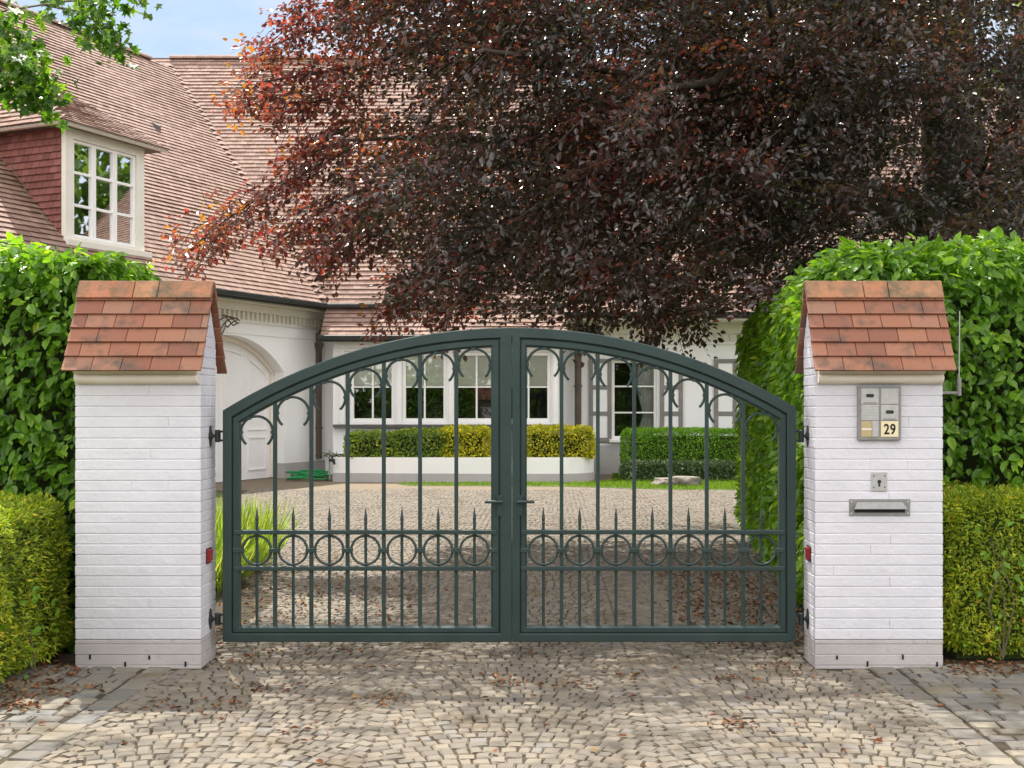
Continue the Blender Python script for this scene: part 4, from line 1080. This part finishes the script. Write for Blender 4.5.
# ================================================================== copper beech
beech = thing('copper_beech', 'huge dark copper beech tree spreading over the gate and forecourt', 'tree', (5.0, 14, 0))
b = MB()
def limb(p0, p1, r0, r1, n=9, sag=.25, wob=.12):
    p0, p1 = Vector(p0), Vector(p1); pts = []
    for i in range(n+1):
        q = i/n; p = p0.lerp(p1, q); p.z += sag*math.sin(math.pi*q)*(p1-p0).length*.35
        if 0 < i < n: p += Vector((random.gauss(0, wob), random.gauss(0, wob), random.gauss(0, wob*.6)))
        pts.append(p)
    b.tube(pts, [r0+(r1-r0)*(i/n)**.8 for i in range(n+1)], 9); return pts
T0 = Vector((5.0, 14, -.1)); F1 = Vector((4.9, 14, 3.6)); F2 = Vector((4.7, 13.8, 6.2)); F3 = Vector((4.6, 13.6, 9.5))
b.tube([T0, T0+Vector((0, 0, .5)), Vector((5.0, 14, 2)), F1, F2, F3, Vector((4.3, 13.3, 12.5))], [.62, .46, .42, .40, .30, .2, .08], 14)
b.tube([Vector((5.7, 14.6, -.1)), Vector((5.6, 14.6, 2.5)), Vector((5.9, 14.7, 5)), Vector((6.6, 14.8, 9))], [.4, .3, .26, .1], 12)
tips = [(352, 150, 11.5), (355, 80, 12), (360, 15, 12.4), (375, 215, 11), (395, 290, 11), (460, 305, 11.5), (555, 312, 10.6), (640, 310, 11.2), (715, 285, 12.2), (770, 262, 13.5), (690, 300, 13), (340, -90, 12), (480, 60, 9.6), (610, 150, 9.2), (755, 190, 10),
        (880, 200, 11), (1010, 205, 11), (450, -220, 10.5), (700, -260, 10), (950, -230, 10), (1120, 0, 11), (600, 120, 17), (800, 60, 18), (450, 160, 15), (340, 150, 13), (520, 210, 12.5), (680, 230, 14)]
limbs = []
for i, (px, py, Y) in enumerate(tips):
    s_ = (F1, F2, F2, F3)[i % 4] if py > 0 else F3
    limbs.append(limb(s_, at(px, py-10, Y), .15, .015, sag=.35 if py > 150 else .15))
for pts in limbs[:]:
    for k in range(3, 7):
        for _ in range(2):
            p = pts[k]; d = Vector((random.gauss(-.25, .6), random.gauss(-.2, .6), random.gauss(.05, .4))).normalized()*random.uniform(.5, 1.1); limb(p, p+d, .03, .006, 5, .2, .05)
b.build('trunk', M['bark'], beech, smooth=True)
POLY = [(335, -60), (320, 20), (334, 60), (322, 105), (338, 150), (326, 205), (350, 240), (372, 268), (392, 312), (440, 325), (505, 322), (560, 330), (615, 326), (660, 338), (700, 316), (745, 306), (800, 285), (850, 262), (1080, 258), (1080, -60)]
# spray centres: through the crown volume behind the outline, along the limbs, and over the part of the crown above the picture
cent = []
n = 7000; px = rs.uniform(190, 1080, n); py = rs.uniform(-60, 335, n); k = inpoly(px, py, POLY); px, py = px[k], py[k]
Y = rs.uniform(9.6, 14.2, len(px)); Y = np.where(px < 420, 10.4+(Y-9.6)*.6, Y)
A = np.c_[(px-CX)*Y/F_PX, Y, EYE-(py-CY)*Y/F_PX]
keep = []
for i, p in enumerate(A):
    v = mnoise.noise((p[0]*.9, p[1]*.25, p[2]*1.2)) + .6*mnoise.noise((p[0]*2.6, p[1]*.5, p[2]*3.2))
    edge = .22 if px[i] < 420 else 0
    keep.append(v > -.20 + edge + random.uniform(-.08, .08))
A = A[np.array(keep)]; cent.append(A)
for pts, tp in zip(limbs, tips):
    m_ = 70 if tp[1] > -50 else 50
    for _ in range(m_):
        q = random.uniform(.35, 1.0)*(len(pts)-1); i = min(int(q), len(pts)-2); p = pts[i].lerp(pts[i+1], q-i); s_ = .16+.6*(1-q/(len(pts)-1))
        cent.append(np.array([[p.x+random.gauss(0, s_), p.y+random.gauss(0, s_), p.z+random.gauss(-.05, s_*.6)]]))
n = 550; th = rs.uniform(0, 2*np.pi, n); ph = rs.uniform(0, 1, n); rr = rs.uniform(.55, 1, n)**.5
A = np.c_[2.6+5.8*rr*np.cos(th), 12.8+4.2*rr*np.sin(th), 5.8+ph*6.6*(1-.55*rr)]
A = np.r_[A, np.c_[rs.uniform(-3.5, 3.2, 620), rs.uniform(8.8, 11.6, 620), rs.uniform(5.4, 8.2, 620)]]  # unseen dense sprays added above the frame to shade the gate
k = (EYE-A[:, 2])*F_PX/A[:, 1]+CY < -40; cent.append(A[k])
# drooping sprays that leave the crown on the left
SP = [[(350, 148, 11.5), (300, 175, 11.4), (255, 200, 11.3), (215, 228, 11.2), (188, 252, 11.1)], [(355, 66, 12), (300, 76, 12), (262, 82, 12), (236, 99, 12)], [(355, 95, 11.8), (305, 103, 11.8), (262, 112, 11.7)],
      [(360, 28, 12.2), (312, 30, 12.2), (276, 44, 12.2), (260, 54, 12.2)], [(365, 0, 12.3), (318, -6, 12.3), (288, 14, 12.3)], [(372, 186, 11.2), (332, 203, 11.1), (302, 224, 11), (280, 238, 11)], [(380, 205, 10.9), (345, 228, 10.8), (318, 246, 10.8)],
      [(392, 230, 11), (355, 240, 11), (332, 264, 10.9)], [(420, 270, 11), (400, 300, 11), (383, 318, 11)], [(345, 130, 11.6), (318, 140, 11.6), (300, 152, 11.6)], [(452, 300, 11.3), (440, 330, 11.2)], [(640, 300, 11), (658, 338, 11)], [(590, 310, 10.8), (585, 336, 10.7)], [(690, 300, 12), (700, 326, 12)]]
spc, spd = [], []
for pl in SP:
    q = [Vector(at(*p)) for p in pl]; sb_ = MB(); sb_.tube(q, [.018*(1-.75*i/(len(q)-1)) for i in range(len(q))], 6); sb_.build('branch', M['bark'], beech)
    for a, c in zip(q[:-1], q[1:]):
        d = (c-a); m_ = int(d.length*75)
        for _ in range(m_):
            p = a.lerp(c, random.random()); spc.append((p.x+random.gauss(0, .09), p.y+random.gauss(0, .22), p.z+random.gauss(-.02, .065))); e = d.normalized(); spd.append((e.x+random.gauss(0, .4), e.y+random.gauss(0, .5), e.z+random.gauss(-.1, .35)))
spc = np.array(spc); spd = unit(np.array(spd))
C_ = np.concatenate(cent); n = len(C_); NL = 27
out = np.c_[C_[:, 0]-4.8, (C_[:, 1]-14)*.8, np.full(n, 0.0)]; out = unit(out); tw = unit(out*1.0 + rs.normal(0, .55, (n, 3)) + np.array([0, 0, -.35]))
TL = rs.uniform(.38, .85, n)
def proj(p): return CX+p[:, 0]*F_PX/p[:, 1], CY-(p[:, 2]-EYE)*F_PX/p[:, 1]
e_ = C_+tw*TL[:, None]; (a0, a1), (b0, b1) = proj(C_), proj(e_)
k = ((a1 < -50) | inpoly(a0, a1, POLY)) & ((b1 < -50) | inpoly(b0, b1, POLY)); C_, tw, TL = C_[k], tw[k], TL[k]
C_ = np.r_[C_, spc]; tw = np.r_[tw, spd]; TL = np.r_[TL, rs.uniform(.14, .30, len(spc))]; nsp = len(spc); n = len(C_)
# leaves alternate along each twig, spread nearly flat
q = np.tile((np.arange(NL)+.5)/NL, (n, 1))+rs.uniform(-.02, .02, (n, NL)); sgn = np.where(np.arange(NL) % 2 == 0, 1, -1)[None]
base = C_[:, None]+tw[:, None]*(q*TL[:, None])[..., None]; base[..., 2] -= .12*(q**2)*TL[:, None]
plane = unit(np.array([0, 0, 1.0])+rs.normal(0, .45, (n, 3))); side = unit(np.cross(tw, plane))
D = tw[:, None]*.65+side[:, None]*sgn[..., None]*.85+rs.normal(0, .28, (n, NL, 3)); D[..., 2] -= .22
N = plane[:, None]+rs.normal(0, .38, (n, NL, 3)); base = base+side[:, None]*(sgn*rs.uniform(0, .10, (n, NL)))[..., None]+rs.normal(0, .03, (n, NL, 3))
left = np.clip((-.3-C_[:, 0])/2.6, 0, 1)[:, None]  # redder leaf colour towards the left stands in for light shining through
rnd = np.clip(np.abs(rs.normal(.20, .22, (n, 1)))+rs.normal(0, .14, (n, NL))+.62*left*rs.uniform(.1, 1, (n, 1)), 0, 1)
rnd = np.clip(rnd+np.array([[.30*mnoise.noise((p[0]*.7, p[1]*.7, p[2]*.8))] for p in C_]), 0, 1); rnd[C_[:, 0] > 2.2] *= .75; rnd[-nsp:] = np.clip(rnd[-nsp:]*.4+rs.uniform(.22, .72, (nsp, 1))*np.clip((.8-C_[-nsp:, :1])/2, .3, 1), 0, 1)  # left sprays coloured redder as well, as if backlit
thin = np.ones((n, NL), bool); thin[-nsp:] = False; thin[-nsp:, ::3] = True; thin = thin.ravel()
leaves('crown', base.reshape(-1, 3)[thin], D.reshape(-1, 3)[thin], N.reshape(-1, 3)[thin], rs.uniform(.040, .082, n*NL)[thin], M['beech'], beech, wid=.66, fold=.3, rnd=rnd.ravel()[thin])
# twigs carrying the sprays
V = np.zeros((n, 4, 3)); sd = unit(np.cross(tw, rs.normal(0, 1, (n, 3))))*.004
V[:, 0] = C_-tw*.12-sd; V[:, 1] = C_-tw*.12+sd; e = C_+tw*TL[:, None]; e[:, 2] -= .12*TL; V[:, 2] = e+sd*.4; V[:, 3] = e-sd*.4
mesh_np('twigs', V.reshape(-1, 3), np.arange(n*4).reshape(-1, 4), M['bark'], None, beech)

# overhanging maple branch, upper left
t = thing('overhanging_branch', 'bright green maple branch hanging in at the upper left', 'branch', at(-60, 20, 8.6))
b = MB(); Yb = 8.6; P = []; tipsb = []
for pts in ([(-120, 30), (-40, 20), (10, 10), (60, 2), (110, -2), (150, -6)], [(-100, 40), (-30, 45), (20, 55), (60, 80)], [(40, 4), (80, 12), (105, 28), (118, 42)], [(-80, 70), (-20, 75), (25, 88), (50, 100)], [(-90, 10), (-20, 20), (20, 35), (40, 48)]):
    q = [Vector(at(x, y, Yb+random.uniform(-.25, .25))) for x, y in pts]; b.tube(q, [.012*(1-.8*i/len(q)) for i in range(len(q))], 5); tipsb.append(q)
b.build('twig', M['twig'], t)
def along(q, n, s_):
    r_ = []
    for _ in range(n):
        k = random.uniform(.8, len(q)-1.001); i = int(k); p = q[i].lerp(q[i+1], k-i); r_.append((p.x+random.gauss(0, s_), p.y+random.gauss(0, s_*1.5), p.z+random.gauss(-.02, s_)))
    return r_
for q, n_, s_ in zip(tipsb, (110, 170, 130, 190, 90), (.05, .075, .07, .07, .07)): P += along(q, n_, s_)
P = np.array(P); n = len(P); D = rs.normal(0, .6, (n, 3))+np.array([.1, -.1, -.6]); N = rs.normal(0, .5, (n, 3))+np.array([0, -.5, .6])
leaves('foliage', P, D, N, rs.uniform(.07, .12, n), M['maple'], t, shape=2)

# roadside wood behind the viewer, mirrored in the panes
n = 16000; A = rs.normal(0, 1, (n, 3)); k = rs.randint(0, 26, n); cx = np.linspace(-32, 32, 26)[k]; hz = 4.5+2.5*np.sin(np.arange(26)*1.9)[k]
P = np.c_[cx+A[:, 0]*1.3, -17+A[:, 1]*1.2, np.clip(hz*.62+A[:, 2]*hz*.26, .2, 12)]
n2 = 9000; P = np.r_[P, np.c_[rs.uniform(13, 20, n2), rs.uniform(18, 34, n2), rs.uniform(.5, 13, n2)]]; n += n2
o = leaves('wood', P, rs.normal(0, 1, (n, 3)), rs.normal(0, 1, (n, 3)), rs.uniform(.35, .7, n), M['wood'], wid=.7)
tag(o, 'dense green woodland around the plot mirrored in the windows', 'woodland', kind='stuff')
